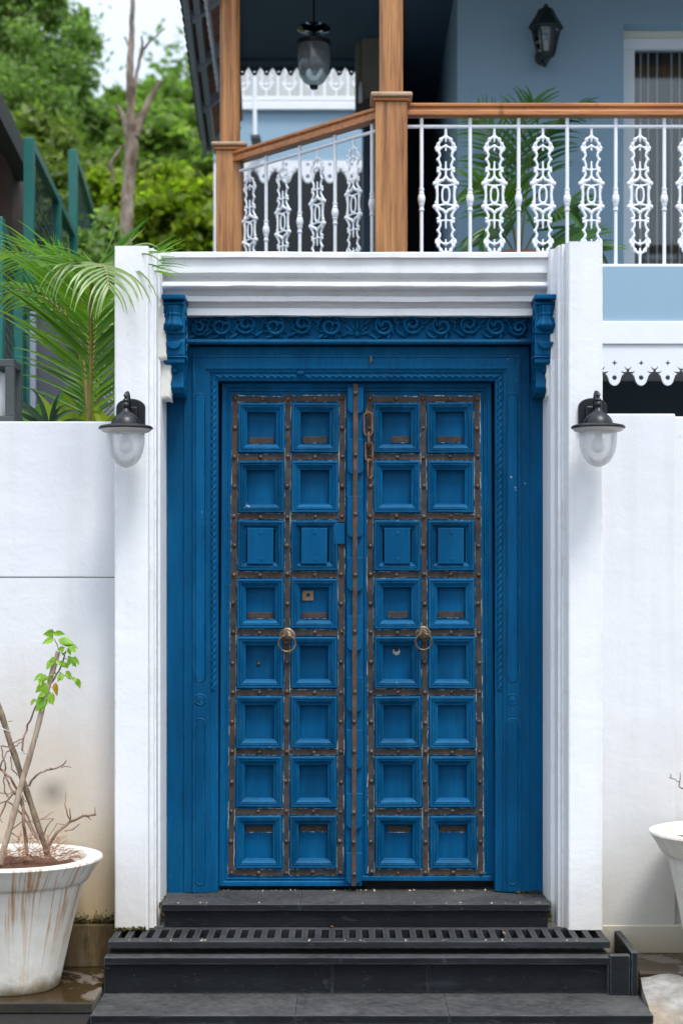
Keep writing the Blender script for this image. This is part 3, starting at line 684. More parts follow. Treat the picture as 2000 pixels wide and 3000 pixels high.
# leafy filler between scrolls
for k, px in enumerate((566, 596, 612, 632, 684, 700, 760, 776, 790, 846, 862, 928, 940, 1000, 1016, 1078, 1092, 1160, 1172, 1248, 1262, 1334, 1346, 1412, 1426, 1486, 1500, 1532)):
    z = zz((987, 935, 978, 944)[k % 4], cd); s = 1 if px < 1046 else -1
    MB().ball((xx(px, cd), cyf-0.004, z), 0.019, 8, 6, (1.5, 0.7, 0.42), Matrix.Rotation(s*0.6*(1 if k % 2 else -1), 3, 'Y')).build('filler_leaf', M['blue'], cl, smooth=70)

# ------------------------------------------------------------------ carved brackets (left one first, the right one mirrored)
def bracket(name, cx, s, label):
    d0 = 6.79; b = thing(name, (cx, yy(6.95), zz(1155, d0)), label, 'bracket', 'carved brackets over the door')
    w = 0.043
    def zb(py): return zz(py, d0)
    # body: side outline (d, z) swept across the width
    side = [(7.0, zb(880)), (6.800, zb(880)), (6.800, zb(975)), (6.812, zb(978)), (6.812, zb(993)), (6.806, zb(996)), (6.806, zb(1038)), (6.822, zb(1042)), (6.812, zb(1048)),
            (6.812, zb(1060)), (6.836, zb(1068)), (6.852, zb(1085)), (6.846, zb(1110)), (6.842, zb(1130)), (6.862, zb(1145)), (6.90, zb(1150)), (7.0, zb(1152))]
    m = len(side)
    def half(z, e): return w if z > zb(1062) else (w*0.80 if z > zb(1120) else w*0.84)
    v = [(cx-s*0.006-half(z, 0), yy(d), z) for d, z in side] + [(cx-s*0.006+half(z, 0), yy(d), z) for d, z in side]
    MB().add(v, [(i, i+1, m+i+1, m+i) for i in range(m-1)] + [tuple(range(m)), tuple(range(m, 2*m))[::-1], (0, m, 2*m-1, m-1)]).build('body', M['blue'], b, bevel=0.003)
    c = cx-s*0.006
    MB().box(c-0.046, c+0.046, yy(6.765), yy(6.98), zb(879), zb(864)).build('cap', M['blue'], b, bevel=0.005)
    MB().extrude([(-0.04, -0.006), (0.008, -0.006), (0.014, 0), (0.008, 0.006), (-0.04, 0.006)], (c-0.042, yy(6.80), zb(889)), (c+0.042, yy(6.80), zb(889))).build('cap_roll', M['blue'], b, bevel=0.002)
    flute = lambda a, h: 1+0.10*math.cos(a*12)
    bell = [(0.034, zb(896)), (0.033, zb(902)), (0.026, zb(914)), (0.027, zb(917)), (0.0295, zb(918)), (0.0295, zb(922)), (0.026, zb(924)), (0.028, zb(932)), (0.036, zb(946)), (0.041, zb(951)), (0.041, zb(955)), (0.030, zb(962)), (0.012, zb(970))]
    MB().lathe(bell, (c, yy(6.806), 0), 36, 'Z', wob=flute).build('fluted_bell', M['blue'], b, smooth=45)
    md = MB()
    pts = [(c+0.030*math.cos(R(a)), zb(1000)+0.030*math.sin(R(a))) for a in range(180, 361, 15)]
    md.prism(pts, yy(6.794), yy(6.808)); md.build('half_medallion', M['blue'], b, bevel=0.004)
    MB().ball((c, yy(6.845), zb(1080)), 0.012, 12, 8).build('bead_drop', M['blue'], b, smooth=60)
    MB().extrude([(-0.03, -0.004), (0.004, -0.004), (0.006, 0), (0.004, 0.004), (-0.03, 0.004)], (c-w-0.003, yy(6.812), zb(1043)), (c+w+0.003, yy(6.812), zb(1043))).build('fillet', M['blue'], b, bevel=0.001)
    # pierced leaf carving on the inner cheek
    xi = c + s*(w+0.001); rg = random.Random(4)
    for k in range(9):
        z = lerp(zb(905), zb(1130), k/8); d = lerp(6.84, 6.90, k/8)
        if z < zb(1062): xi = c + s*(w*0.82)
        MB().ball((xi, yy(d+rg.uniform(-0.01, 0.02)), z), 0.014, 8, 5, (0.35, 1, 1.3), Matrix.Rotation(0.7*(1 if k % 2 else -1), 3, 'X')).build('cheek_leaf', M['blue'], b, smooth=70)
    return b
bracket('carved_bracket', xx(513, 6.79), 1, 'carved blue bracket with fluted bell at the left end of the carved beam')
bracket('carved_bracket', xx(1594, 6.79), -1, 'carved blue bracket with fluted bell at the right end of the carved beam')

# ------------------------------------------------------------------ door leaves
YL = 0.056                      # plane of the stiles; d = 7.06
def lx(px): return (px - 799.7) * KD
def lz(py): return CAMZ + (1372.0 - py) * KD
ROWS = [917, 1050, 1187, 1320, 1453, 1590, 1727, 1863, 2003]
rv = MB().lathe([(0.0095, 0.0), (0.0092, -0.003), (0.007, -0.0065), (0.0035, -0.0085), (0.0, -0.009)], (0,0,0), 10, 'Y'); rivet_me = rv.mesh('rivet', center=False)[0]
def panel_prof(k):
    return [(0.0, 0.0), (0.0, 0.015), (0.003, 0.018), (0.0095, 0.018), (0.0100, 0.0100), (0.0125, 0.0100), (0.0135, 0.0155), (0.0175, 0.0150), (0.0180, 0.0085), (0.0200, 0.0085), (0.0210, 0.0115), (0.0320, 0.001), (0.0350, 0.0005), (0.0365, -0.002), (0.0365, -0.0310)]
def build_leaf(name, top, bot, edges, label, ztop, zbot, seed, border):
    r = random.Random(seed)
    (lt, lb), (rt, rb) = edges
    lf = thing(name, (lx((top[0]+top[2])/2), YL, lz(zbot)), label, 'door leaf', 'leaves of the blue double door')
    def cx_(c, py): t = (py-917)/(2003-917); return lx(lerp(top[c], bot[c], t))
    def poly(a, b, c_, d_): return [(lx(a[0]), lz(a[1])), (lx(b[0]), lz(b[1])), (lx(c_[0]), lz(c_[1])), (lx(d_[0]), lz(d_[1]))]
    # backing boards
    MB().prism(poly((lb+1, zbot-1), (rb-1, zbot-1), (rt-1, ztop+1), (lt+1, ztop+1)), YL+0.0325, YL+0.055).build('backing', M['blue'], lf)
    # moulded border
    e0, e1, e2, e3 = border
    cs = poly((e1, zbot), (e3, zbot), (e2, ztop), (e0, ztop))
    MB().ring_frame(cs, [(0, -0.045), (0, 0.004), (0.003, 0.008), (0.018, 0.008), (0.021, 0.001), (0.026, -0.001), (0.029, 0.004), (0.033, 0.004), (0.036, -0.004), (0.044, -0.004), (0.044, -0.0335)], YL).build('border', M['blue'], lf)
    # stiles and rails beneath the straps
    for c in range(3):
        a, b = cx_(c, 905), cx_(c, 2010); w = 0.023
        MB().add([(a-w, YL, lz(905)), (a+w, YL, lz(905)), (b+w, YL, lz(2012)), (b-w, YL, lz(2012)), (a-w, YL+0.0285, lz(905)), (a+w, YL+0.0285, lz(905)), (b+w, YL+0.0285, lz(2012)), (b-w, YL+0.0285, lz(2012))],
                 [(0,1,2,3), (4,7,6,5), (0,3,7,4), (1,5,6,2), (0,4,5,1), (3,2,6,7)]).build('stile', M['blue'], lf)
    for py in ROWS:
        MB().box(cx_(0, py)-0.018, cx_(2, py)+0.018, YL+0.0006, YL+0.0285, lz(py)-0.021, lz(py)+0.021).build('rail', M['blue'], lf)
    # straps with rivets
    def strap(p0, p1, w, skip=None):
        a, b = Vector(p0), Vector(p1); d = (b-a).normalized(); s = d.cross(Vector((0,1,0))).normalized()
        vs = []; fs = []; mi = []; N = max(2, int((b-a).length/0.03))
        for i in range(N+1):
            p = a.lerp(b, i/N); e = r.uniform(-0.0012, 0.0012); e2 = r.uniform(-0.0012, 0.0012); lift = r.uniform(-0.0004, 0.0012)
            pr = 0.0026+r.uniform(-0.001, 0.0012)
            for off, y in ((-w-pr+e, -0.0002), (-w-pr+e, -0.0022), (-w+e, -0.0024), (-w+e, -0.0052-lift), (w+e2, -0.0052-lift), (w+e2, -0.0024), (w+pr+e2, -0.0022), (w+pr+e2, -0.0002)):
                q = p+s*off; vs.append((q.x, YL+y, q.z))
        mb = MB()
        for i in range(N):
            for k in range(7):
                j = i*8+k; fs.append((j, j+1, j+9, j+8)); mi.append(1 if k in (0, 1, 5, 6) else 0)
        mb.add(vs, fs); mb.m = mi
        return mb.build('iron_strap', [M['iron'], M['primer']], lf)
    hw = 0.0112
    straps = []
    for c in range(3):
        segs = [(905, 2008)]
        if name == 'left_leaf' and c == 2: segs = [(905, 1199), (1252, 2008)]
        for a, b in segs:
            o = strap((cx_(c, a), 0, lz(a)), (cx_(c, b), 0, lz(b)), hw if c != 1 else hw*0.93); straps.append((c, a, b, o))
    hs = []
    for py in ROWS:
        for c in (0, 1):
            x0, x1 = cx_(c, py)+hw+0.0032, cx_(c+1, py)-hw-0.0032
            if py == 917: x0, x1 = x0-0.002, x1+0.002
            hs.append((py, c, strap((x0, 0, lz(py+r.uniform(-1.5, 1.5))), (x1, 0, lz(py+r.uniform(-1.5, 1.5))), hw*1.02)))
    def rivet(par, x, z):
        o = put('rivet', rivet_me, M['rivet'], par, (x+r.uniform(-0.003, 0.003), YL-0.0050, z+r.uniform(-0.003, 0.003)), smooth=60)
        o.rotation_euler = (0, r.uniform(0, 6), 0); k = r.uniform(0.85, 1.1); o.scale = (k, k, k)
    for c, a, b, o in straps:
        for i, py in enumerate(ROWS):
            if a < py < b: rivet(o, cx_(c, py), lz(py))
            if i < 8:
                m = (py+ROWS[i+1])/2
                if a < m < b: rivet(o, cx_(c, m), lz(m))
    for py, c, o in hs: rivet(o, (cx_(c, py)+cx_(c+1, py))/2, lz(py))
    # panels
    pw, ph = 0.193, 0.213
    fm, _ = MB().ring_frame([(-pw/2, -ph/2), (pw/2, -ph/2), (pw/2, ph/2), (-pw/2, ph/2)], panel_prof(0), 0).mesh('panel_frame', center=False)
    bm_, _ = MB().box(-pw/2+0.034, pw/2-0.034, -0.001, 0.001, -ph/2+0.034, ph/2-0.034).mesh('panel_board', center=False)
    kb = MB().box(-0.0535, 0.0535, -0.017, 0.035, -0.074, 0.074); kb_me, _ = kb.mesh('panel_block', center=False)
    cells = {}
    for i in range(8):
        py = (ROWS[i]+ROWS[i+1])/2; dyp = (ROWS[i+1]-ROWS[i])/135.75
        for c in (0, 1):
            x = (cx_(c, py)+cx_(c+1, py))/2; z = lz(py); w = (cx_(c+1, py)-cx_(c, py)-2*hw)/0.1935
            f = put('panel_frame', fm, M['blue'], lf, (x, YL, z)); f.scale = (min(1.0, w)*r.uniform(0.972, 1.0), r.uniform(0.85, 1.1), dyp*r.uniform(0.975, 1.0)); f.rotation_euler = (r.uniform(-0.008, 0.008), r.uniform(-0.012, 0.012), r.uniform(-0.008, 0.008))
            cells[(i, c)] = (x, z)
            if i == 2:
                o = put('panel_block', kb_me, M['blue'], lf, (x+r.uniform(-0.002, 0.002), YL, z-0.001), bevel=0.0015); o.rotation_euler = (0, r.uniform(-0.008, 0.008), 0)
                for sx, sz in ((0.002, 0.052), (0.004, -0.056)):
                    put('dowel', dowel_me, M['blue'], o, (x+sx, YL-0.0175, z+sz), smooth=60)
            else: put('panel_board', bm_, M['blue'], lf, (x, YL+0.0307, z))
    return lf, cells, cx_
dowel_me = MB().lathe([(0.0075, 0.001), (0.0065, -0.0012), (0.0, -0.0018)], (0,0,0), 10, 'Y').mesh('dowel', center=False)[0]
LL, LCELL, lcx = build_leaf('left_leaf', (541, 662, 786), (531, 657, 781), ((510, 503), (797, 794)), 'left leaf of the blue studded door, with the central iron batten', 880, 2035, 1, (510, 503, 819, 814))
RL, RCELL, rcx = build_leaf('right_leaf', (849, 971, 1094), (852, 977, 1103), ((835, 836), (1128, 1136)), 'right leaf of the blue studded door, with the rusty chain hung on it', 880, 2023, 2, (820, 821, 1128, 1136))
LL.name = 'door_leaf'; RL.name = 'door_leaf'
# remains of old iron bands and a lock plate inside some panels
def band(lf, x0, x1, z0, z1, holes=(), split=0.0):
    o = MB().prism([(x0, z0+split), (x1, z0-split), (x1, z1-split*0.5), (x0, z1+split*0.5)], YL+0.0250, YL+0.0294).build('old_band', M['iron'], lf, bevel=0.001)
    for hx, hz in holes: MB().lathe([(0.0055, 0.0), (0.0055, -0.0006)], (hx, YL+0.0248, hz), 10, 'Y').build('screw_hole', M['room'], o)
    MB().prism([(x0+0.002, z0-0.0028), (x1-0.002, z0-0.0035), (x1-0.004, z0+0.001), (x0, z0+0.001)], YL+0.0270, YL+0.0293).build('paint_chip', M['primer'], o)
for i, c, yo, l, r_, lf, cel, hol in ((0, 0, -0.058, 0.054, 0.050, LL, LCELL, 0), (0, 1, -0.054, 0.052, 0.048, LL, LCELL, 0), (0, 0, -0.053, 0.020, 0.056, RL, RCELL, 0), (0, 1, -0.053, 0.052, 0.05, RL, RCELL, 1),
        (3, 0, -0.058, 0.056, 0.054, LL, LCELL, 0), (3, 1, -0.057, 0.054, 0.054, LL, LCELL, 0), (3, 0, -0.054, 0.040, 0.044, RL, RCELL, 2), (3, 1, -0.054, 0.054, 0.054, RL, RCELL, 3),
        (7, 0, 0.040, 0.057, 0.057, LL, LCELL, 0), (7, 1, 0.042, 0.057, 0.057, LL, LCELL, 0), (7, 0, 0.040, 0.044, 0.052, RL, RCELL, 0), (7, 1, 0.041, 0.056, 0.057, RL, RCELL, 0)):
    x, z = cel[(i, c)]
    hs = {0: (), 1: ((x+0.012, z+yo+0.013),), 2: ((x-0.02, z+yo+0.012), (x-0.001, z+yo+0.006)), 3: ((x+0.018, z+yo+0.012), (x+0.034, z+yo+0.008))}[hol]
    band(lf, x-l, x+r_, z+yo-0.003, z+yo+0.022, hs)
x, z = LCELL[(3, 1)]
lk = MB().box(x-0.052, x-0.004, YL+0.0240, YL+0.0294, z+0.012, z+0.054).build('lock_plate', iron('lock_plate_iron', (0.13, 0.085, 0.05), (0.2, 0.1, 0.05)), LL, bevel=0.002)
MB().lathe([(0.0085, 0), (0.0085, -0.0008)], (x-0.026, YL+0.0238, z+0.036), 14, 'Y').build('keyhole', M['room'], lk)
x, z = RCELL[(4, 0)]
ks = MB().lathe([(0.016, 0.0), (0.0155, -0.001)], (x-0.004, YL+0.0293, z+0.044), 7, 'Y').build('bare_spot', plain('bare_primer', (0.42, 0.42, 0.40), 0.8, 0.4, 60), RL)
MB().lathe([(0.010, 0), (0.010, -0.0006)], (x-0.004, YL+0.0281, z+0.053), 12, 'Y').build('keyhole', M['room'], ks)
x, z = LCELL[(4, 0)]
put('rivet', rivet_me, M['rivet'], LL, (x-0.008, YL+0.0297, z-0.006), smooth=60)
# blue patch plate where the strap is missing
MB().box(lcx(2, 1225)-0.030, lcx(2, 1225)+0.012, YL-0.0185, YL, lz(1250), lz(1203)).build('patch_plate', M['blue'], LL, bevel=0.002)
# ring handles on bosses
def handle(lf, x, z):
    b = MB().lathe([(0.034, 0.0), (0.034, -0.005), (0.031, -0.008), (0.027, -0.009), (0.026, -0.016), (0.021, -0.028), (0.011, -0.034), (0.0, -0.035)], (x, YL-0.004, z), 24, 'Y').build('handle_boss', M['brass'], lf, smooth=50)
    MB().tube([(x+0.034*math.cos(a), YL-0.046-0.010*math.sin(a), z-0.031+0.034*math.sin(a)) for a in np.linspace(0, 2*math.pi, 28, endpoint=False)], 0.0042, 8, closed=True).build('ring', M['brass'], b, smooth=60)
    MB().tube([(x, YL-0.034, z+0.004), (x, YL-0.050, z+0.012), (x, YL-0.060, z+0.006), (x, YL-0.055, z-0.004)], [0.007, 0.0075, 0.0075, 0.006], 8).build('ring_eye', M['brass'], b, smooth=60)
handle(LL, lx(660), lz(1460)); handle(RL, lx(971), lz(1456))
# central batten: base board, tongue-shaped covers, iron strip with rivets
MB().prism([(lx(794), lz(2033)), (lx(830), lz(2033)), (lx(834), lz(884)), (lx(797), lz(884))], YL-0.018, YL+0.03).build('meeting_batten', M['blue'], LL, bevel=0.002)
def mx(py): return lx(lerp(816.5, 812.5, (py-890)/1140))
tg = [(893, 952), (1010, 1090), (1141, 1235), (1281, 1358), (1414, 1494), (1555, 1634), (1675, 1765), (1820, 1901), (1956, 2026)]
for a, b in tg:
    c0, c1 = mx(a), mx(b); w = 0.0325; rr = 0.022
    pts = [(c0-w, lz(a)), (c1-w, lz(b)+rr)] + [(c1-w+rr*(1-math.cos(R(t))), lz(b)+rr*(1-math.sin(R(t)))) for t in (30, 60, 90)] + [(c1+w-rr*(1-math.cos(R(t))), lz(b)+rr*(1-math.sin(R(t)))) for t in (90, 60, 30)] + [(c1+w, lz(b)+rr), (c0+w, lz(a))]
    MB().prism(pts, YL-0.034, YL-0.017).build('batten_tongue', M['blue'], LL, bevel=0.002)
vs = []; fs = []; N = 60; r = random.Random(3)
for i in range(N+1):
    py = lerp(884, 2031, i/N); x = mx(py)
    for o_, y in ((-0.0105, -0.0335), (-0.0095, -0.038), (0.0085, -0.038), (0.0095, -0.0335)): vs.append((x+o_+r.uniform(-0.0008, 0.0008), YL+y-r.uniform(0, 0.0015), lz(py)))
for i in range(N):
    for k in range(3): j = i*4+k; fs.append((j, j+1, j+5, j+4))
cs = MB().add(vs, fs).build('iron_strip', iron('centre_strip_iron', (0.040, 0.027, 0.021), (0.19, 0.075, 0.026), 0.6), LL)
for py in (906, 1047, 1182, 1321, 1450, 1588, 1656, 1724, 1863, 1931, 2004):
    put('rivet', rivet_me, M['rivet'], cs, (mx(py)+r.uniform(-0.002, 0.002), YL-0.0385, lz(py)), smooth=60)

# ------------------------------------------------------------------ chain on the right leaf
ch = thing('door_chain', (lx(847), YL-0.03, lz(1100)), 'rusty iron chain of oval links hanging on the right door leaf', 'chain')
MB().tube([(lx(841), YL+0.002, lz(945)), (lx(841), YL-0.026, lz(944)), (lx(843), YL-0.03, lz(951)), (lx(844), YL-0.02, lz(956))], 0.005, 6).build('staple', M['rusty'], ch, smooth=60)
def link(px, pa, pb, w, turn):
    za, zb = lz(pa), lz(pb); cxx = lx(px); y = YL-0.026; pts = []
    rad = w/2
    for a in np.linspace(0, 180, 7): pts.append((math.cos(R(a))*rad, za-rad+math.sin(R(a))*rad))
    for a in np.linspace(180, 360, 7): pts.append((math.cos(R(a))*rad, zb+rad+math.sin(R(a))*rad))
    c, s = math.cos(R(turn)), math.sin(R(turn))
    return MB().tube([(cxx+u*c, y+u*s, z) for u, z in pts], 0.0048, 8, closed=True).build('link', M['rusty'], ch, smooth=60)
link(845, 949, 1003, 0.034, 8); link(847, 995, 1022+6, 0.026, 82); link(847, 1017, 1061, 0.030, 6); link(848, 1056, 1101, 0.028, 62)
# ------------------------------------------------------------------ wall lamps on the pilasters
def wall_lamp(cx, zrim, s, label):
    d0 = 6.655; dl = 6.50; yl = yy(dl); yw = yy(d0)
    t = thing('wall_lamp', (cx, yw, zrim), label, 'wall lamp', 'black wall lamps beside the door')
    # arched back plate
    w = 0.056; pts = [(cx-w, zrim-0.005), (cx+w, zrim-0.005), (cx+w, zrim+0.085)] + [(cx+w*math.cos(R(a)), zrim+0.085+0.034*math.sin(R(a))) for a in range(15, 166, 15)] + [(cx-w, zrim+0.085)]
    MB().prism(pts, yw-0.012, yw+0.006).build('back_plate', M['black'], t, bevel=0.003)
    MB().box(cx-0.030, cx+0.030, yw-0.040, yw-0.010, zrim+0.02, zrim+0.085).build('mount_block', M['black'], t, bevel=0.006)
    # scroll arm rising from the plate to the top of the hood
    MB().tube([(cx, yw-0.03, zrim+0.055), (cx, yw-0.05, zrim+0.065), (cx, yw-0.07, zrim+0.098), (cx, yw-0.085, zrim+0.125), (cx, yw-0.10, zrim+0.130), (cx, yw-0.112, zrim+0.118), (cx, yw-0.116, zrim+0.095), (cx, yw-0.12, zrim+0.075), (cx, yl+0.01, zrim+0.068)], [0.008, 0.0085, 0.009, 0.008, 0.0075, 0.008, 0.009, 0.009, 0.008], 10).build('scroll_arm', M['black'], t, smooth=60)
    MB().tube([(cx, yw-0.03, zrim+0.04), (cx, yw-0.08, zrim+0.05), (cx, yl, zrim+0.078)], 0.007, 8).build('brace', M['black'], t, smooth=60)
    prof = [(0.0, 0.128), (0.004, 0.124), (0.008, 0.116), (0.010, 0.112), (0.006, 0.109), (0.006, 0.102), (0.011, 0.098), (0.012, 0.093), (0.008, 0.089), (0.012, 0.084), (0.0155, 0.076), (0.013, 0.068), (0.010, 0.062)]
    MB().lathe([(r_, zrim+h) for r_, h in prof], (cx, yl, 0), 20).build('finial', M['black'], t, smooth=50)
    hood = [(0.010, 0.066), (0.013, 0.060), (0.016, 0.052), (0.026, 0.044), (0.040, 0.034), (0.050, 0.022), (0.055, 0.010), (0.057, 0.003), (0.075, 0.001), (0.098, -0.004), (0.1035, -0.010), (0.103, -0.014), (0.098, -0.013), (0.072, -0.007), (0.050, 0.0), (0.012, 0.05)]
    MB().lathe([(r_, zrim+h) for r_, h in hood], (cx, yl, 0), 40).build('hood', M['black'], t, smooth=40)
    li = plain('lamp_hood_lining_%s' % ('l' if s < 0 else 'r'), (0.62, 0.61, 0.57), 0.5, 0.05)
    MB().lathe([(0.097, zrim-0.0155), (0.090, zrim-0.024), (0.076, zrim-0.0285), (0.070, zrim-0.0285), (0.070, zrim-0.010)], (cx, yl, 0), 36).build('rim_ring', li, t, smooth=40)
    g = [(0.071, -0.012), (0.0715, -0.05), (0.070, -0.075), (0.065, -0.10), (0.056, -0.123), (0.043, -0.142), (0.026, -0.155), (0.010, -0.161), (0.0, -0.162)]
    MB().lathe([(r_, zrim+h) for r_, h in g], (cx, yl, 0), 36).build('glass_globe', M['lamp_glass'], t, smooth=60)
    MB().lathe([(0.012, zrim), (0.014, zrim-0.03), (0.014, zrim-0.045)], (cx, yl, 0), 14).build('lamp_holder', plain('holder_%d' % int(s > 0), (0.5, 0.5, 0.5), 0.4), t, smooth=50)
    MB().lathe([(0.012, zrim-0.045), (0.022, zrim-0.065), (0.026, zrim-0.082), (0.022, zrim-0.098), (0.010, zrim-0.107), (0.0, zrim-0.109)], (cx, yl, 0), 16).build('bulb', plain('bulb_%d' % int(s > 0), (0.75, 0.75, 0.75), 0.25), t, smooth=60)
    return t
wall_lamp(xx(369, 6.50), zz(1246, 6.50), -1, 'black wall lamp with glass bell on the left pilaster')
wall_lamp(xx(1751, 6.50), zz(1244, 6.50), 1, 'black wall lamp with glass bell on the right pilaster')

# ------------------------------------------------------------------ house: slabs, walls, ceiling
DF = 8.3; P1 = (xx(1145, 8.3), DF); P2 = (xx(674, 9.23), 9.23)             # wooden posts in plan (x, d)
hs_ = thing('house', (1.2, yy(9.6), -0.44), 'blue-grey two storey house with a covered corner balcony behind the gateway', 'house')
ZF = 2.805; ZC = 4.78
plan_f = [(-0.74, yy(11.4)), (-0.74, yy(9.25)), (0.20, yy(8.22)), (4.2, yy(8.22)), (4.2, yy(12.6)), (-0.74, yy(12.6))]
MB().slab(plan_f[::-1] if False else plan_f, 2.541, ZF).build('balcony_floor', M['house'], hs_)
pl2 = [(-0.80, yy(11.4)), (-0.80, yy(9.24)), (0.19, yy(8.205)), (4.2, yy(8.205)), (4.2, yy(12.6)), (-0.80, yy(12.6))]
MB().slab(pl2, 2.428, 2.539).build('white_ledge', M['white_metal'], hs_, bevel=0.004)
MB().box(-0.6, 4.2, yy(9.6), yy(9.7), -0.46, 2.426).build('ground_floor_wall', M['dark'], hs_)  # shade under the balcony put into this wall's dark colour
# main wall with the window opening
wx0 = xx(1825, 9.8); wz1 = zz(68, 9.8); D1 = 9.8
MB().box(0.625, wx0, yy(D1), yy(D1+0.28), ZF-0.01, ZC+0.2).build('main_wall', M['house'], hs_)
MB().box(wx0, 4.2, yy(D1), yy(D1+0.28), wz1, ZC+0.2).build('wall_over_window', M['house'], hs_)
MB().box(0.626, 0.80, yy(D1+0.28), yy(12.6), ZF-0.01, ZC+0.2).build('return_wall', M['house'], hs_)
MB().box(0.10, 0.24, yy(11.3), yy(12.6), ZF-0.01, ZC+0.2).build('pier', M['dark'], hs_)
MB().box(0.24, 0.63, yy(12.5), yy(12.6), ZF-0.01, ZC+0.2).build('back_door_recess', M['room'], hs_)  # flat near-black sheet: the doorway's shade is in its colour
plan_c = [(-0.86, yy(11.5)), (-0.86, yy(9.3)), (0.20, yy(8.45)), (4.2, yy(8.45)), (4.2, yy(12.6)), (0.1, yy(12.6)), (0.1, yy(11.5))]
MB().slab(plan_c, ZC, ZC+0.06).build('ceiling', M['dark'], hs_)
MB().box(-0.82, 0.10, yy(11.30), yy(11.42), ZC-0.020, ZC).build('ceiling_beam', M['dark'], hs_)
MB().box(0.14, 4.2, yy(8.24), yy(8.36), ZC-0.02, ZC+0.10).build('front_beam', M['teak'], hs_)
MB().bar((P1[0], yy(P1[1]), ZC+0.04), (P2[0], yy(P2[1]), ZC+0.04), 0.12, 0.10).build('side_beam', M['teak'], hs_)
# window: frame, cornice, pane, grille bars, curtain, room
win = MB().box(wx0+0.002, 2.9, yy(D1+0.13), yy(D1+0.19), zz(113, 9.93), wz1).build('window', plain('window_cornice_paint', (0.68, 0.67, 0.56), 0.5, 0.04), hs_)
wf = plain('window_frame_paint', (0.76, 0.79, 0.80), 0.45, 0.04)
MB().box(wx0+0.002, 2.9, yy(D1+0.12), yy(D1+0.20), zz(145, 9.93), zz(114, 9.93)).build('window_frame', wf, win, bevel=0.004)
MB().box(wx0+0.002, xx(1857, 9.93), yy(D1+0.12), yy(D1+0.20), ZF, zz(145.5, 9.93)).build('window_frame', wf, win, bevel=0.004)
MB().box(xx(1857, 9.93), 2.9, yy(D1+0.155), yy(D1+0.158), ZF, zz(145.5, 9.93)).build('pane', M['pane'], win)
for px in (1875, 1897, 1923, 1965, 1989, 2014, 2040, 2062):
    MB().tube([(xx(px, 10.0), yy(10.0), ZF), (xx(px, 10.0), yy(10.0), zz(140, 10.0))], 0.0062, 6).build('grille_bar', M['white_metal'], win)
ct = NT('taupe_curtain'); ct.col(ct.mix(ct.noise(2, 3), (0.12, 0.095, 0.075), (0.19, 0.155, 0.12))); ct.rough(0.9)
vs = []; fs = []; NX = 160
for i in range(NX+1):
    x = lerp(1.60, 2.95, i/NX); y = yy(10.13)+0.022*math.sin(x*46)+0.012*math.sin(x*83+1)
    vs += [(x, y, ZF+0.02), (x+0.006*math.sin(x*30), y*1.0, zz(150, 10.1))]
for i in range(NX): fs.append((2*i, 2*i+2, 2*i+3, 2*i+1))
MB().add(vs, fs).build('curtain', ct.mat, win, smooth=80)
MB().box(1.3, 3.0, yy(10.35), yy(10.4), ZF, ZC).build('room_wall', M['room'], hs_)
# roof eave on the left: sloping slab, edge board, rafters and boarding seen from below
e0 = (-0.845, 8.6); e1 = (-1.045, 12.62); ZE = 4.50
tiles = NT('brown_boarding'); tb = tiles.noise((2, 26, 2), 3); tiles.col(tiles.mix(tiles.ramp(tb, [(0.4, 0), (0.6, 1)]), (0.22, 0.085, 0.045), (0.34, 0.14, 0.075))); tiles.rough(0.8)
fas = plain('grey_eave_paint', (0.33, 0.345, 0.36), 0.6, 0.08, 5, 0.1)
def ex(d): return lerp(e0[0], e1[0], (d-e0[1])/(e1[1]-e0[1]))
def roofpt(d, s, lift=0): return (ex(d)+s*0.78, yy(d), ZE+s*0.62+lift)
rf = MB().add([roofpt(8.6, 0, 0.03), roofpt(12.62, 0, 0.03), roofpt(12.62, 0.34, 0.03), roofpt(8.6, 0.34, 0.03), roofpt(8.6, 0, 0.09), roofpt(12.62, 0, 0.09), roofpt(12.62, 0.34, 0.09), roofpt(8.6, 0.34, 0.09)],
    [(0,1,2,3), (4,7,6,5), (0,4,5,1), (1,5,6,2), (2,6,7,3), (3,7,4,0)]).build('roof', tiles.mat, hs_)
MB().bar((ex(8.6)-0.01, yy(8.6), ZE+0.03), (ex(12.62)-0.01, yy(12.62), ZE+0.03), 0.03, 0.13).build('edge_board', fas, rf, bevel=0.003)
for d in (8.78, 9.68, 10.57, 11.47, 12.5):
    MB().bar(roofpt(d, 0.0, -0.005), roofpt(d, 0.30, -0.005), 0.05, 0.07).build('rafter', fas, rf, bevel=0.003)
MB().bar((ex(8.6)+0.045, yy(8.6), ZE+0.035), (ex(12.62)+0.045, yy(12.62), ZE+0.035), 0.035, 0.06).build('batten', fas, rf)
for k in range(26):      # tile rows overlapping at the eave
    d = lerp(8.62, 12.55, k/25)
    MB().bar((ex(d)-0.05, yy(d), ZE+0.085), (ex(d)+0.25, yy(d), ZE+0.305), 0.15, 0.016).build('roof_tile', M['slate'], rf)

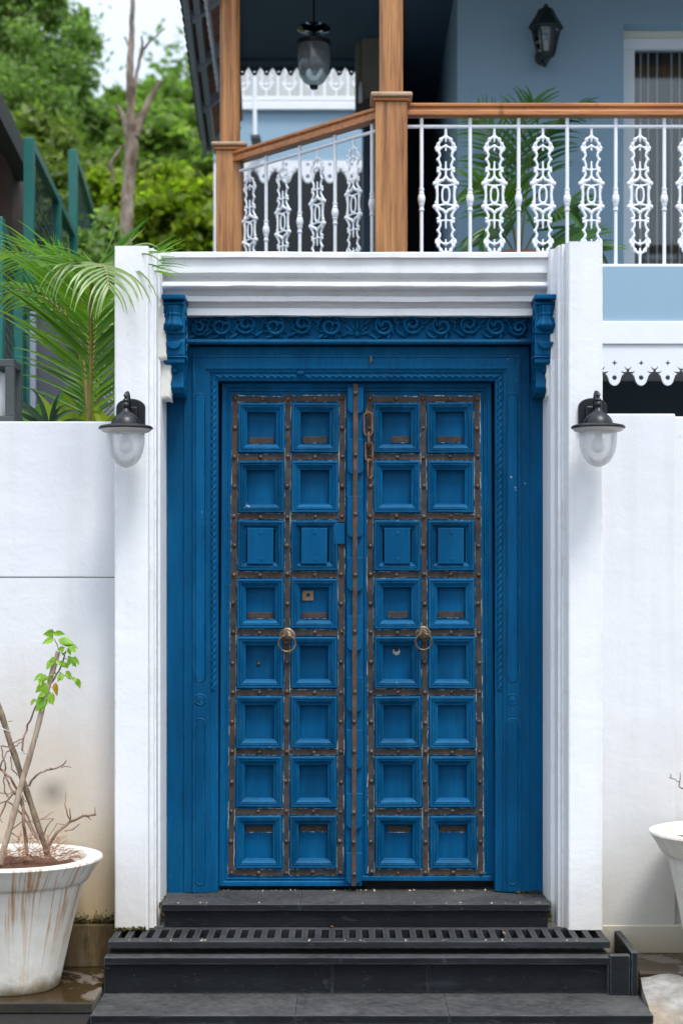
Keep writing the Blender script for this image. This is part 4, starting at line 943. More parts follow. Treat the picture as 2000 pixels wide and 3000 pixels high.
# ------------------------------------------------------------------ fretwork valances
def fretwork(name, n, k, depth, top, mat, parent, p0, rz):
    """scalloped, pierced board: n lobes, k metres per drawing unit"""
    half = [(-162, 0), (-140, 4), (-118, 18), (-99, 45), (-88, 80), (-76, 116), (-60, 136), (-44, 143), (-62, 150), (-80, 164), (-90, 180), (-70, 170), (-46, 166), (-22, 166), (-12, 182), (-26, 198), (-38, 216), (-42, 240), (-30, 222), (-16, 208), (0, 204)]
    edge_ = half + [(-x, z) for x, z in reversed(half[:-1])]
    cu = bpy.data.curves.new(name, 'CURVE'); cu.dimensions = '2D'; cu.fill_mode = 'BOTH'; cu.extrude = depth/2
    def poly(pts):
        s = cu.splines.new('POLY'); s.points.add(len(pts)-1); s.use_cyclic_u = True
        for q, (x, z) in zip(s.points, pts): q.co = (x*k, z*k, 0, 1)
    out = []
    for i in range(n): out += [(x+162+324*i, z) for x, z in edge_[(1 if i else 0):]]
    poly(out + [(324*n, top), (0, top)])
    for i in range(n+1):
        c = 324*i
        if 0 < i < n:
            poly([(c+29*math.cos(a), 97+29*math.sin(a)) for a in np.linspace(0, 2*math.pi, 14, endpoint=False)])
            poly([(c, 275-38), (c+10, 275-10), (c+38, 275), (c+10, 275+10), (c, 275+38), (c-10, 275+10), (c-38, 275), (c-10, 275-10)])
    o = bpy.data.objects.new(name, cu); COL.objects.link(o); dg = bpy.context.evaluated_depsgraph_get(); dg.update()
    me = bpy.data.meshes.new_from_object(o.evaluated_get(dg)); bpy.data.objects.remove(o); me.materials.clear(); me.materials.append(mat)
    ob = put(name, me, mat, parent, p0); ob.rotation_euler = (R(90), 0, rz); return ob
kf = 0.000395
fretwork('valance', 24, kf, 0.02, 500, M['white_metal'], hs_, (0.0, yy(8.225), 2.428-500*kf), 0)
fretwork('valance', 11, 0.00025, 0.015, 330, M['dark'], hs_, (-0.79, yy(11.44), ZC+0.012-330*0.00025), 0)  # far fretwork: its backlit darkness is put into the colour
fretwork('valance', 16, 0.00040, 0.015, 420, M['white_metal'], hs_, (-0.775, yy(9.0), 4.49), R(92))

# ------------------------------------------------------------------ wooden posts
def post(name, p, zcap, w, label, rz):
    x, d = p; t = thing(name, (x, yy(d), ZF), label, 'post', 'teak posts of the balcony', rz)
    def loc(mb, nm, mat, bev):
        me, c = mb.mesh(nm); me.materials.append(mat); o = bpy.data.objects.new(nm, me); COL.objects.link(o); o.parent = t; o.location = c
        b = o.modifiers.new('bevel', 'BEVEL'); b.width = bev; b.segments = 3; b.limit_method = 'ANGLE'; return o
    h = zcap-ZF; a = w/2
    loc(MB().box(-a, a, -a, a, -0.28, h), 'pedestal', M['teak'], 0.004)
    loc(MB().box(-a-0.012, a+0.012, -a-0.012, a+0.012, h, h+0.018), 'cap_fillet', M['teak_rail'], 0.006)
    loc(MB().box(-a-0.024, a+0.024, -a-0.024, a+0.024, h+0.0185, h+0.042), 'cap', M['teak_cap'], 0.009)
    b = a*0.74; c = b*0.70      # shaft with chamfered corners
    loc(MB().slab([(-b, -c), (-c, -b), (c, -b), (b, -c), (b, c), (c, b), (-c, b), (-b, c)], h+0.0425, ZC-ZF), 'shaft', M['teak'], 0.003)
    return t
post('balcony_post', P1, zz(296, DF-0.08), 0.154, 'teak post at the balcony corner between the two railings', 0)
post('balcony_post', P2, zz(438, 9.15), 0.142, 'teak post at the far left end of the balcony', R(0))

# ------------------------------------------------------------------ railings
KB = DF/F/4.48
def ornate_mesh():
    m = MB(); q = lambda pts: [(x*KB, 0, z*KB) for x, z in pts]
    def mir(pts, r_, top=True):
        for sx in (1, -1):
            for sz in ((1, -1) if top else (1,)):
                m.tube(q([(x*sx, z*sz) for x, z in pts]), [k*KB for k in (r_ if hasattr(r_, '__len__') else [r_]*len(pts))], 8)
    mir([(12, 770), (46, 745), (62, 728), (52, 716), (78, 700), (92, 672), (88, 655), (112, 645), (130, 620), (124, 590), (96, 568), (78, 545), (76, 515), (92, 485), (98, 462), (84, 432), (72, 400), (72, 350), (88, 330), (96, 312), (76, 292), (74, 265), (92, 238), (116, 205), (122, 178)], 17)
    mir([(96, 568), (66, 612), (30, 636), (0, 642)], 14)
    mir([(100, 655), (72, 628), (88, 602), (108, 612)], 13)
    mir([(0, 445), (0, 330), (0, 240)], [12, 16, 15])
    mir([(0, 240), (34, 198), (70, 186), (128, 158)], [20, 22, 23, 24])
    mir([(0, 770), (0, 740), (0, 690)], [16, 18, 10]); mir([(0, 668), (0, 640), (0, 610), (0, 580)], [12, 20, 10, 16])
    mir([(-92, 334), (92, 334)], 12)
    mir([(130, 165), (112, 122), (114, 60), (110, 0)], [19, 18, 20, 18])
    m.tube(q([(48*math.copysign(abs(math.cos(a))**0.6, math.cos(a)), 100*math.copysign(abs(math.sin(a))**0.8, math.sin(a))) for a in np.linspace(0, 2*math.pi, 24, endpoint=False)]), 15*KB, 8, closed=True)
    for sz in (1, -1):
        m.tube(q([(-110, 148*sz), (-60, 128*sz), (0, 122*sz), (60, 128*sz), (110, 148*sz)]), 14*KB, 8)
        m.tube(q([(0, 740*sz), (0, 925*sz)]), [20*KB, 17*KB], 8)
    for sx in (1, -1):
        for x, z, r_ in ((146, 152, 31), (106, 465, 22), (102, 312, 24), (102, 352, 21), (66, 730, 26), (100, 668, 25), (130, 96, 20), (118, 196, 24), (86, 262, 18), (84, 545, 22), (126, 620, 22)):
            for sz in (1, -1): m.ball((x*sx*KB, 0, z*sz*KB), r_*KB, 8, 6)
    return fused(m, 'cast_baluster', 0.003)
orn_me, orn_c = ornate_mesh(); print('ornate faces', len(orn_me.polygons))
def plain_mesh(h0, h1):
    m = MB(); k = KB
    prof = [(24, -h0/k), (24, -165), (36, -160), (38, -150), (30, -142), (28, -110), (32, -92), (40, -84), (32, -76), (40, -60), (49, -25), (49, 10), (42, 40), (32, 56), (40, 64), (32, 72), (29, 100), (38, 118), (37, 128), (25, 134), (25, h1/k)]
    m.lathe([(r_*k, h*k) for r_, h in prof], (0,0,0), 12); return m.mesh('baluster', center=False)[0]
ZSUB = zz(371, DF); ZLOW = zz(780, DF); ZMID = zz(574, DF); ZRAIL = zz(342, DF)
pln_me = plain_mesh(ZMID-0.004-ZLOW, ZRAIL-ZMID+0.004)
rail_prof = [(-0.034, 0.0), (0.034, 0.0), (0.034, 0.020), (0.028, 0.026), (0.026, 0.034), (0.036, 0.042), (0.036, 0.054), (0.026, 0.060), (-0.026, 0.060), (-0.036, 0.054), (-0.036, 0.042), (-0.026, 0.034), (-0.028, 0.026), (-0.034, 0.020)]
def railing(name, a, b, first, step, nmax, label, ang):
    t = thing(name, ((a[0]+b[0])/2, yy((a[1]+b[1])/2), ZF), label, 'railing', 'white iron balcony railings')
    A = Vector((a[0], yy(a[1]), 0)); B = Vector((b[0], yy(b[1]), 0)); dirv = (B-A).normalized(); Ln = (B-A).length
    MB().extrude(rail_prof, (A.x, A.y, ZRAIL), (B.x, B.y, ZRAIL)).build('handrail', M['teak_rail'], t, bevel=0.002)
    u = Vector((0,0,1))
    MB().tube([A+u*ZSUB, B+u*ZSUB], 0.0095, 8).build('upper_bar', M['white_metal'], t, smooth=60)
    MB().bar(A+u*ZLOW, B+u*ZLOW, 0.022, 0.018).build('lower_bar', M['white_metal'], t, bevel=0.002)
    s = first; i = 0
    while s < Ln-0.02 and i < nmax:
        p = A+dirv*s
        if i % 2 == 0: o = put('baluster', pln_me, M['white_metal'], t, (p.x, p.y, ZMID-0.012), smooth=40)
        else: o = put('cast_baluster', orn_me, M['white_metal'], t, (p.x, p.y, ZMID+0.004)); o.scale = (1, 0.9, 1)
        o.rotation_euler = (0, 0, ang + (0.0 if i % 2 else 0)); s += step/2; i += 1
    return t
stepf = 142*DF/F
railing('balcony_railing', (P1[0]+0.075, DF), (3.2, DF), xx(1234, DF)-P1[0]-0.075, stepf, 30, 'white cast iron balcony railing along the front, right of the corner post', 0)
dv = Vector((P2[0]-P1[0], P2[1]-P1[1])); Ls = dv.length; ang = math.atan2(-dv.y, -dv.x)
dn = dv/Ls
railing('balcony_railing', (P1[0]+dn.x*0.06, P1[1]+dn.y*0.06), (P2[0]-dn.x*0.06, P2[1]-dn.y*0.06), 0.075, Ls/4.62, 8, 'white cast iron balcony railing on the slanting side between the two posts', ang)

# ------------------------------------------------------------------ lantern on the balcony wall
lw = 9.62; lcx_, lzc = xx(1598, lw), zz(96, lw)
ln = thing('wall_lantern', (lcx_, yy(9.8), lzc), 'dark six-sided lantern on the blue-grey balcony wall', 'lantern')
k = lw/F
def hexl(pr, nm, mat, sm=0): MB().lathe([(r_*k, zz(py, lw)) for r_, py in pr], (lcx_, yy(lw), 0), 6).build(nm, mat, ln, smooth=sm)
M['green_black'] = plain('green_black_iron', (0.012, 0.022, 0.020), 0.45, 0.3, 30, 0.3)
hexl([(0, 10), (6, 14), (8, 22), (22, 28), (30, 46), (46, 70), (52, 82), (46, 88), (40, 86)], 'lantern_roof', M['green_black'])
hexl([(40, 88), (30, 130), (24, 158), (22, 160)], 'lantern_glass', M['pane'])
hexl([(25, 156), (27, 160), (22, 168), (10, 174), (6, 180), (6, 186), (0, 188)], 'lantern_base', M['green_black'])
for a in range(6):
    an = R(60*a)
    MB().tube([(lcx_+41*k*math.cos(an), yy(lw)+41*k*math.sin(an), zz(87, lw)), (lcx_+25*k*math.cos(an), yy(lw)+25*k*math.sin(an), zz(158, lw))], 0.006, 5).build('lantern_rib', M['green_black'], ln)
MB().tube([(lcx_, yy(lw), zz(172, lw)), (lcx_, yy(lw+0.06), zz(182, lw)), (lcx_, yy(9.80), zz(150, lw))], 0.012, 8).build('lantern_arm', M['green_black'], ln, smooth=60)
MB().lathe([(0.012, zz(158, lw)), (0.012, zz(120, lw)), (0.0, zz(116, lw))], (lcx_, yy(lw), 0), 10).build('candle', plain('cream_candle', (0.6, 0.55, 0.45)), ln)
MB().lathe([(0.045, 0.0), (0.045, -0.012), (0.03, -0.02), (0, -0.021)], (lcx_, yy(9.80), zz(140, lw)), 16, 'Y').build('wall_rose', M['green_black'], ln, smooth=50)

# ------------------------------------------------------------------ pendant lamp
pd = 9.9; pcx = xx(919, pd); pk = pd/F
pt = thing('pendant_lamp', (pcx, yy(pd), ZC), 'bell shaped etched glass pendant lamp hanging under the balcony ceiling', 'pendant lamp')
MB().tube([(pcx, yy(pd), ZC), (pcx, yy(pd), zz(125, pd))], 0.006, 8).build('hanging_rod', M['black'], pt)
MB().lathe([(r_*pk, zz(py, pd)) for r_, py in ((6, 92), (30, 84), (46, 80), (50, 86), (30, 94), (10, 104))], (pcx, yy(pd), 0), 24).build('smoke_bell', M['pane'], pt, smooth=60)
MB().lathe([(r_*pk, zz(py, pd)) for r_, py in ((47, 126), (50, 122), (50, 134), (46, 134))], (pcx, yy(pd), 0), 28).build('metal_band', M['black'], pt, smooth=40)
MB().lathe([(r_*pk, zz(py, pd)) for r_, py in ((46, 132), (48, 165), (47, 195), (42, 222), (30, 240), (14, 250), (10, 252))], (pcx, yy(pd), 0), 28).build('glass_bell', M['etched'], pt, smooth=60)
MB().lathe([(r_*pk, zz(py, pd)) for r_, py in ((10, 250), (13, 254), (11, 260), (4, 263))], (pcx, yy(pd), 0), 14).build('bottom_cap', M['black'], pt, smooth=40)
for a in (90, 210, 330):
    an = R(a); MB().tube([(pcx, yy(pd), zz(100, pd)), (pcx+46*pk*math.cos(an), yy(pd)+46*pk*math.sin(an), zz(126, pd))], 0.003, 5).build('chain', M['black'], pt)
MB().ball((pcx, yy(pd), zz(152, pd)), 0.025, 10, 8).build('bulb', plain('pendant_bulb', (0.5, 0.38, 0.28)), pt, smooth=60)

# beige unit on the pier behind the corner post
bu = thing('wall_unit', (xx(1090, 10.9), yy(11.2), zz(330, 10.9)), 'tall beige wall unit in shade behind the corner post', 'wall unit')
be = plain('beige_casing', (0.23, 0.205, 0.155), 0.5, 0.06, 6, 0.05)
MB().box(xx(1058, 10.9), xx(1140, 10.9), yy(10.9), yy(11.3), zz(300, 10.9), zz(32, 10.9)).build('casing', be, bu, bevel=0.02)
MB().box(xx(1040, 10.95), xx(1060, 10.95), yy(10.98), yy(11.3), zz(330, 10.9), zz(60, 10.9)).build('side_casing', be, bu, bevel=0.015)
MB().slab([(xx(1042, 10.9), yy(11.3)), (xx(1044, 10.9), yy(10.92)), (xx(1070, 10.9), yy(10.84)), (xx(1140, 10.9), yy(10.84)), (xx(1140, 10.9), yy(11.3))], zz(330, 10.9), zz(296, 10.9)).build('shelf', plain('shelf_brown', (0.05, 0.04, 0.03), 0.5), bu, bevel=0.01)
MB().lathe([(0.014, zz(292, 10.8)), (0.012, zz(250, 10.8)), (0.005, zz(232, 10.8)), (0.0, zz(228, 10.8))], (xx(1056, 10.86), yy(10.87), 0), 12).build('white_candle', M['white_metal'], bu, smooth=60)

# ------------------------------------------------------------------ far wing of the neighbouring house
DW = 14.0
fw = thing('far_house', (0.2, yy(DW), 0), 'blue-grey house wing with white railing seen far back between the balcony posts', 'house')
fx_a, fx_b = xx(626, DW), 2.2
MB().box(fx_a, fx_b, yy(DW), yy(DW+0.15), zz(470, DW), zz(326, DW)).build('parapet', M['house'], fw)
MB().box(fx_a, fx_b, yy(DW-0.05), yy(DW+0.16), zz(325.5, DW), zz(303, DW)).build('white_ledge', M['white_metal'], fw, bevel=0.005)
MB().box(fx_a, fx_b, yy(DW+0.9), yy(DW+1.0), zz(320, DW), zz(-200, DW)).build('upper_wall', plain('pale_wing_wall', (0.50, 0.50, 0.48), 0.7), fw)
MB().box(fx_a+0.06, fx_b, yy(DW+0.9), yy(DW+1.0), -0.4, zz(335, DW)).build('lower_wall', M['room'], fw)  # shade of the opening below the valance painted as a near-black wall
MB().box(fx_a, fx_a+0.05, yy(DW), yy(DW+0.1), zz(303, DW), zz(40, DW)).build('corner_trim', M['white_metal'], fw)
MB().box(fx_a, fx_a+0.05, yy(DW+0.012), yy(DW+0.1), 0, zz(471, DW)).build('corner_trim', M['white_metal'], fw)
fretwork('valance', 18, 0.00055, 0.02, 330, M['white_metal'], fw, (fx_a+0.06, yy(DW-0.02), zz(473, DW)-330*0.00055), 0)
frl = MB().bar((fx_a, yy(DW-0.02), zz(290, DW)), (fx_b, yy(DW-0.02), zz(290, DW)), 0.03, 0.03).build('lower_bar', M['white_metal'], fw)
for i in range(14):
    x = xx(712+i*34, DW)
    if i % 2: MB().tube([(x, yy(DW-0.02), zz(290, DW)), (x, yy(DW-0.02), zz(60, DW))], 0.011, 6).build('baluster', M['white_metal'], fw)
    else:
        o = put('cast_baluster', orn_me, M['white_metal'], fw, (x, yy(DW-0.02), zz(290, DW)+0.36)); o.scale = (1.15, 1.5, 1.05)
MB().tube([(xx(747, 13.6), yy(13.6), zz(400, 13.6)), (xx(745, 13.6), yy(13.6), zz(150, 13.6))], 0.016, 8).build('drain_pipe', M['white_metal'], fw)
MB().box(xx(735, 13.62), xx(763, 13.62), yy(13.55), yy(13.95), zz(408, 13.6), zz(399, 13.6)).build('pipe_bracket', M['lamp_grey'], fw)
# ------------------------------------------------------------------ flower pots
def pot_mat(name, stain):
    t = NT(name); o = t.obj(); x, y, z = t.sep(o)
    ang = t.math('ARCTAN2', y, x); cmb = t.node('ShaderNodeCombineXYZ'); t.link(t.math('MULTIPLY', ang, 5.2), cmb.inputs[0]); t.link(t.math('MULTIPLY', z, 1.6), cmb.inputs[1])
    drip = t.math('ADD', t.math('MULTIPLY', t.noise(1.5, 5, 0.65, vec=cmb.outputs[0], dist=0.5), 0.6), t.math('MULTIPLY', t.noise((5.5, 0.9, 1), 4, 0.6, vec=cmb.outputs[0]), 0.4)); grime = t.noise(13, 7, 0.65); big = t.noise(4, 4)
    c = t.mix(t.ramp(grime, [(0.35, 0), (0.75, 1)]), (0.68, 0.64, 0.56), (0.79, 0.76, 0.69))
    c = t.mix(t.math('MULTIPLY', t.ramp(big, [(0.5, 0), (0.75, 1)]), 0.5), c, (0.62, 0.52, 0.38))
    run = t.math('MULTIPLY', t.ramp(drip, [(0.515, 0), (0.555, 0.6), (0.60, 1)]), t.ramp(t.sep(t.geo.outputs['Normal'])[2], [(0.3, 1), (0.7, 0)]))
    fade = t.ramp(t.math('ADD', z, t.math('MULTIPLY', t.math('SUBTRACT', big, 0.5), 0.5)), [(0.02, 0.05), (0.22, 0.45), (0.36, 1)])
    c = t.mix(t.math('MULTIPLY', t.math('MULTIPLY', run, fade), stain), c, (0.46, 0.20, 0.045))
    foot = t.ramp(t.math('ADD', z, t.math('MULTIPLY', t.math('SUBTRACT', grime, 0.5), 0.12)), [(0.012, 0.9), (0.07, 0)])
    c = t.mix(foot, c, (0.24, 0.17, 0.08))
    t.col(c); t.rough(0.7); t.bump(t.math('ADD', grime, t.math('MULTIPLY', drip, 0.4)), 0.45, 0.006); return t.mat
def plant_pot(c, h, rr, rb, label, stain):
    t = thing('plant_pot', c, label, 'plant pot', 'whitewashed pots by the wall')
    prof = [(rb*0.5, 0.0), (rb*0.95, 0.001), (rb, 0.010), (rb*1.04, 0.05), (lerp(rb, rr*0.79, 0.5), h*0.45), (rr*0.79, h-0.098), (rr*0.80, h-0.092), (rr*0.835, h-0.089), (rr*0.865, h-0.078), (rr*0.91, h-0.052), (rr*0.965, h-0.022), (rr, h-0.008), (rr*0.992, h), (rr*0.95, h+0.001), (rr*0.83, h-0.002), (rr*0.81, h-0.012), (rr*0.775, h-0.088), (rr*0.5, h-0.10)]
    w = lambda a, hh: 1+0.004*math.sin(a*3+hh*9)+0.003*math.sin(a*7)
    me = MB().lathe(prof, (0,0,0), 72, wob=w).mesh('body', center=False)[0]
    put('body', me, pot_mat('pot_whitewash_%d' % len(bpy.data.materials), stain), t, c, smooth=40)
    vs = []; fs = []; r = np.random.RandomState(4); NR, NA = 9, 40
    for i in range(NR+1):
        for k in range(NA):
            a = 2*math.pi*k/NA; q = rr*0.80*i/NR; vs.append((c[0]+q*math.cos(a), c[1]+q*math.sin(a), c[2]+h-0.034+r.randn()*0.006-0.012*(i/NR)**3))
    for i in range(NR):
        for k in range(NA): fs.append((i*NA+k, i*NA+(k+1) % NA, (i+1)*NA+(k+1) % NA, (i+1)*NA+k))
    MB().add(vs, fs).build('soil', M['soil'], t, smooth=60)
    return t
PLC = Vector((xx(34, 6.45), yy(6.45), -0.258)); PLH = 0.490
plant_pot(PLC, PLH, 0.343, 0.182, 'whitewashed pot with rusty drips holding the staked shrub, left of the steps', 1.0)
PRC = Vector((xx(2163, 6.47), yy(6.47), -0.205)); PRH = 0.530
plant_pot(PRC, PRH, 0.336, 0.185, 'whitewashed pot at the right edge beside the concrete lump', 0.25)

# ------------------------------------------------------------------ staked bare shrub with one leafy shoot
def zp(x, y, d=6.45): return at(x/3.094, 1800+y/3.094, d)
sh = thing('bare_shrub', (PLC.x, PLC.y, PLC.z+PLH-0.06), 'bare twiggy shrub tied to two stakes with one green leafy shoot', 'shrub')
def wig(pts, n=4, amp=0.003, seed=0):
    r = np.random.RandomState(seed); out = []
    for a, b in zip(pts[:-1], pts[1:]):
        for i in range(n): out.append(a.lerp(b, i/n)+Vector(r.randn(3)*amp*0.6))
    return out+[pts[-1]]
def stake(p, q, r0, r1, mat, sd): return MB().tube(wig([p, p.lerp(q, 0.33), p.lerp(q, 0.66), q], 4, 0.0022, sd), [lerp(r0, r1, i/12)*(1+0.12*math.sin(i*2.3+sd)) for i in range(13)], 9).build('stake', mat, sh, smooth=60)
st1 = wood('grey_stake', (0.27, 0.19, 0.13), (0.40, 0.31, 0.23), (0.13, 0.08, 0.05), 0.7, (50, 50, 9))
st2 = wood('dark_stake', (0.12, 0.085, 0.055), (0.27, 0.20, 0.13), (0.05, 0.035, 0.02), 0.8, (45, 45, 12))
stake(zp(0, 2260, 6.36), zp(530, 335, 6.42), 0.0125, 0.0095, st1, 1)
stake(zp(440, 2200, 6.47), zp(-20, 800, 6.50), 0.012, 0.011, st2, 2)
def branch(pts, r0, r1, sd, d=6.45, nm='branch'):
    P = wig([zp(x, y, d+0.02*math.sin(i*2.1+sd)) for i, (x, y) in enumerate(pts)], 3, 0.0022, sd); n = len(P)
    k = 6.45/F
    return MB().tube(P, [lerp(r0, r1, i/(n-1))*k for i in range(n)], 6).build(nm, M['twig'], sh, smooth=60)
for i, (pts, a, b) in enumerate([
    ([(240, 2180), (235, 2040), (215, 1900), (205, 1700), (170, 1600), (100, 1480), (30, 1420), (-10, 1380)], 6, 3),
    ([(420, 2190), (440, 2110), (520, 1970), (640, 1880), (760, 1830), (872, 1815)], 6, 3), ([(640, 1878), (635, 1760)], 2.4, 1.3), ([(636, 1870), (592, 1730), (600, 1610)], 2.6, 1.2),
    ([(860, 1816), (868, 1750)], 2.2, 1.2), ([(780, 1825), (830, 1862)], 2, 1.1), ([(590, 1965), (660, 1955), (722, 1898)], 2.2, 1.2),
    ([(262, 1555), (300, 1490), (350, 1450), (430, 1410), (560, 1380), (602, 1325)], 4, 1.7), ([(560, 1382), (650, 1386)], 1.8, 1), ([(480, 1398), (452, 1388)], 1.6, 1),
    ([(200, 1250), (212, 1140), (240, 1050), (290, 920), (340, 810), (420, 690)], 3.2, 2.6), ([(340, 2040), (220, 1830), (130, 1740), (60, 1690), (-10, 1720)], 3, 1.8),
    ([(345, 2010), (250, 1840), (180, 1690), (100, 1560), (50, 1460), (50, 1350), (10, 1190)], 3.4, 2), ([(0, 1840), (60, 1700), (140, 1610), (220, 1590)], 3, 2),
    ([(400, 1990), (440, 1900), (492, 1850)], 2.2, 1.2), ([(300, 1885), (390, 1850), (484, 1790)], 2, 1.1), ([(90, 1965), (200, 1880), (310, 1868), (492, 1850)], 2.2, 1.1),
    ([(440, 2020), (520, 1900), (612, 1905)], 2, 1.1), ([(70, 1960), (130, 1995), (182, 2030)], 2, 1.1), ([(110, 1170), (180, 1140), (222, 1120)], 2.6, 1.4), ([(20, 1190), (100, 1210), (160, 1190), (205, 1150)], 2.4, 1.3),
    ([(-10, 1440), (20, 1340), (70, 1240), (130, 1215)], 3, 1.8), ([(100, 1290), (110, 1400), (160, 1460)], 2.2, 1.6), ([(75, 970), (120, 960)], 1.4, 0.9), ([(245, 1370), (290, 1325)], 1.5, 0.9), ([(320, 1130), (352, 1104)], 1.5, 0.9),
    ([(0, 1620), (80, 1625), (150, 1600)], 1.8, 1.2), ([(200, 1640), (230, 1700), (250, 1690)], 1.6, 1), ([(0, 1850), (25, 1890)], 2, 1.2), ([(40, 1480), (45, 1600), (80, 1660)], 2.4, 1.4),
    ([(470, 620), (545, 505), (585, 400), (600, 335)], 3.2, 2), ([(545, 330), (520, 270), (495, 225)], 1.8, 1.2), ([(585, 400), (640, 410)], 1.4, 1), ([(545, 520), (620, 575), (690, 580)], 1.6, 1), ([(420, 640), (370, 570), (330, 570)], 1.6, 1)]):
    branch(pts, a, b, i)
tie = plain('white_string', (0.6, 0.6, 0.58), 0.8)
for (x, y) in ((45, 1040), (205, 1245), (445, 650)):
    MB().tube([zp(x-28, y-10, 6.42), zp(x, y+6, 6.405), zp(x+30, y+14, 6.42), zp(x+60, y+24, 6.43)], 0.0022, 6).build('string_tie', tie, sh, smooth=60)
tw = MB(); r = np.random.RandomState(8)
for i in range(70):
    x, y = r.uniform(150, 560), r.uniform(2010, 2190); a = r.uniform(-1.3, 1.3)+math.pi/2*(r.rand() > 0.35); l = r.uniform(30, 120); d = r.uniform(6.3, 6.5)
    tw.tube([zp(x, y, d), zp(x+math.cos(a)*l*0.5+r.randn()*8, y-abs(math.sin(a))*l*0.5, d), zp(x+math.cos(a)*l, y-abs(math.sin(a))*l, d+0.02)], [0.0016, 0.0013, 0.0008], 5)
for i in range(60):
    x, y = r.uniform(10, 700), r.uniform(2120, 2235); a = r.uniform(-0.5, 0.5); l = r.uniform(40, 130); d = r.uniform(6.25, 6.45)
    tw.tube([zp(x, y, d), zp(x+math.cos(a)*l*0.5, y-abs(math.sin(a))*l*0.6-6, d), zp(x+math.cos(a)*l, y-math.sin(a)*l*0.5, d)], [0.002, 0.0016, 0.0009], 5)
o = tw.build('dry_stalks', wood('reddish_stalks', (0.24, 0.11, 0.06), (0.36, 0.20, 0.12), (0.1, 0.04, 0.02), 0.8, (60, 60, 60)), sh, smooth=60); o['kind'] = 'stuff'
# leaves
def leaf_mesh(name, bend=0.18, fold=0.16, wid=0.62):
    n = 6; vs = []; fs = []
    for i in range(n+1):
        t = i/n; w = wid*0.5*math.sin(math.pi*t**0.8)*(1-0.25*t)+0.004; z = -bend*t*t
        vs += [(t, -w, z+fold*w), (t, 0, z), (t, w, z+fold*w)]
    for i in range(n): a = 3*i; fs += [(a, a+1, a+4, a+3), (a+1, a+2, a+5, a+4)]
    return MB().add(vs, fs).mesh(name, center=False, fix=False)[0]
def flat_leaf(name, c, c2, trans=0.4, rough=0.42):
    t = NT(name); cc = t.mix(t.rnd(), c, c2); v = t.noise(60, 4); cc = t.mix(t.math('MULTIPLY', v, 0.35), cc, tuple(x*0.6 for x in c))
    t.col(cc); t.rough(rough); tr = t.node('ShaderNodeBsdfTranslucent'); t.link(t.mix(1, cc, (1.1, 1.3, 0.5), 'MULTIPLY'), tr.inputs[0]); ms = t.node('ShaderNodeMixShader'); ms.inputs[0].default_value = trans
    t.link(t.b.outputs[0], ms.inputs[1]); t.link(tr.outputs[0], ms.inputs[2]); t.link(ms.outputs[0], t.out.inputs[0]); return t.mat
lm = leaf_mesh('leaf'); fresh = flat_leaf('fresh_green_leaf', (0.19, 0.38, 0.018), (0.33, 0.52, 0.04))
def turned(o, tip_x, tip_z, tilt, roll):
    """point the leaf along (x, z) in the picture plane, tipped towards the viewer by tilt"""
    dv_ = Vector((tip_x, -tilt, tip_z)).normalized(); up = Vector((0, -1, 0.55)); s = up.cross(dv_).normalized(); u = dv_.cross(s)
    m = Matrix((dv_, s, u)).transposed() @ Matrix.Rotation(roll, 3, 'X'); o.rotation_euler = m.to_euler()
r = random.Random(12)
for (x, y, tx, ty, l) in [(500, 160, -90, 20, 105), (500, 160, 90, 18, 90), (490, 215, -110, 60, 120), (480, 200, -20, -70, 80), (530, 225, 150, 45, 160), (600, 270, 90, 10, 90), (640, 300, 80, 50, 95), (590, 300, -60, 20, 70), (620, 300, 20, 60, 70),
        (630, 385, 60, 70, 110), (660, 390, 70, 55, 80), (640, 400, -20, 50, 80), (490, 400, -60, 90, 120), (530, 420, -80, 40, 90), (540, 420, 60, 60, 95), (580, 440, 40, 40, 80), (450, 540, 50, -15, 75), (400, 540, -80, 55, 110), (430, 560, -40, 40, 80), (430, 560, 25, 60, 60), (360, 600, 20, 40, 60),
        (570, 530, -40, 70, 90), (600, 510, 40, 45, 75), (640, 570, 55, 25, 85), (690, 580, 40, 75, 95), (540, 560, -15, 45, 60), (420, 620, -75, 70, 125), (430, 640, -40, 100, 130), (450, 700, 40, 110, 125), (420, 710, -60, 30, 90), (400, 740, -40, 110, 150), (390, 740, 10, 130, 150), (330, 770, -50, 30, 60), (370, 800, 20, 80, 90), (520, 420, -30, -30, 60), (470, 520, 40, 25, 70), (560, 350, 30, -40, 70)]:
  for rep in range(2):
    if rep: x, y, tx, ty, l = x+r.uniform(-22, 22), y+r.uniform(-22, 22), tx+r.uniform(-50, 50), ty+r.uniform(-30, 50), l*r.uniform(0.55, 0.9)
    o = put('leaf', lm, fresh, sh, zp(x, y, 6.42+r.uniform(-0.035, 0.03))); k = l/3.094*6.42/F*1.05; o.scale = (k, k*r.uniform(0.8, 1.1), k); turned(o, tx, -ty, abs(r.gauss(0, 45)), r.uniform(-0.6, 0.6))
o = put('leaf', leaf_mesh('yellow_leaf', 0.3, 0.3, 0.5), flat_leaf('yellow_leaf', (0.55, 0.30, 0.02), (0.6, 0.34, 0.03)), sh, zp(505, 615, 6.40)); o.scale = (0.052,)*3; turned(o, 2, -80, 10, 0.3); o['label'] = 'single yellow leaf'

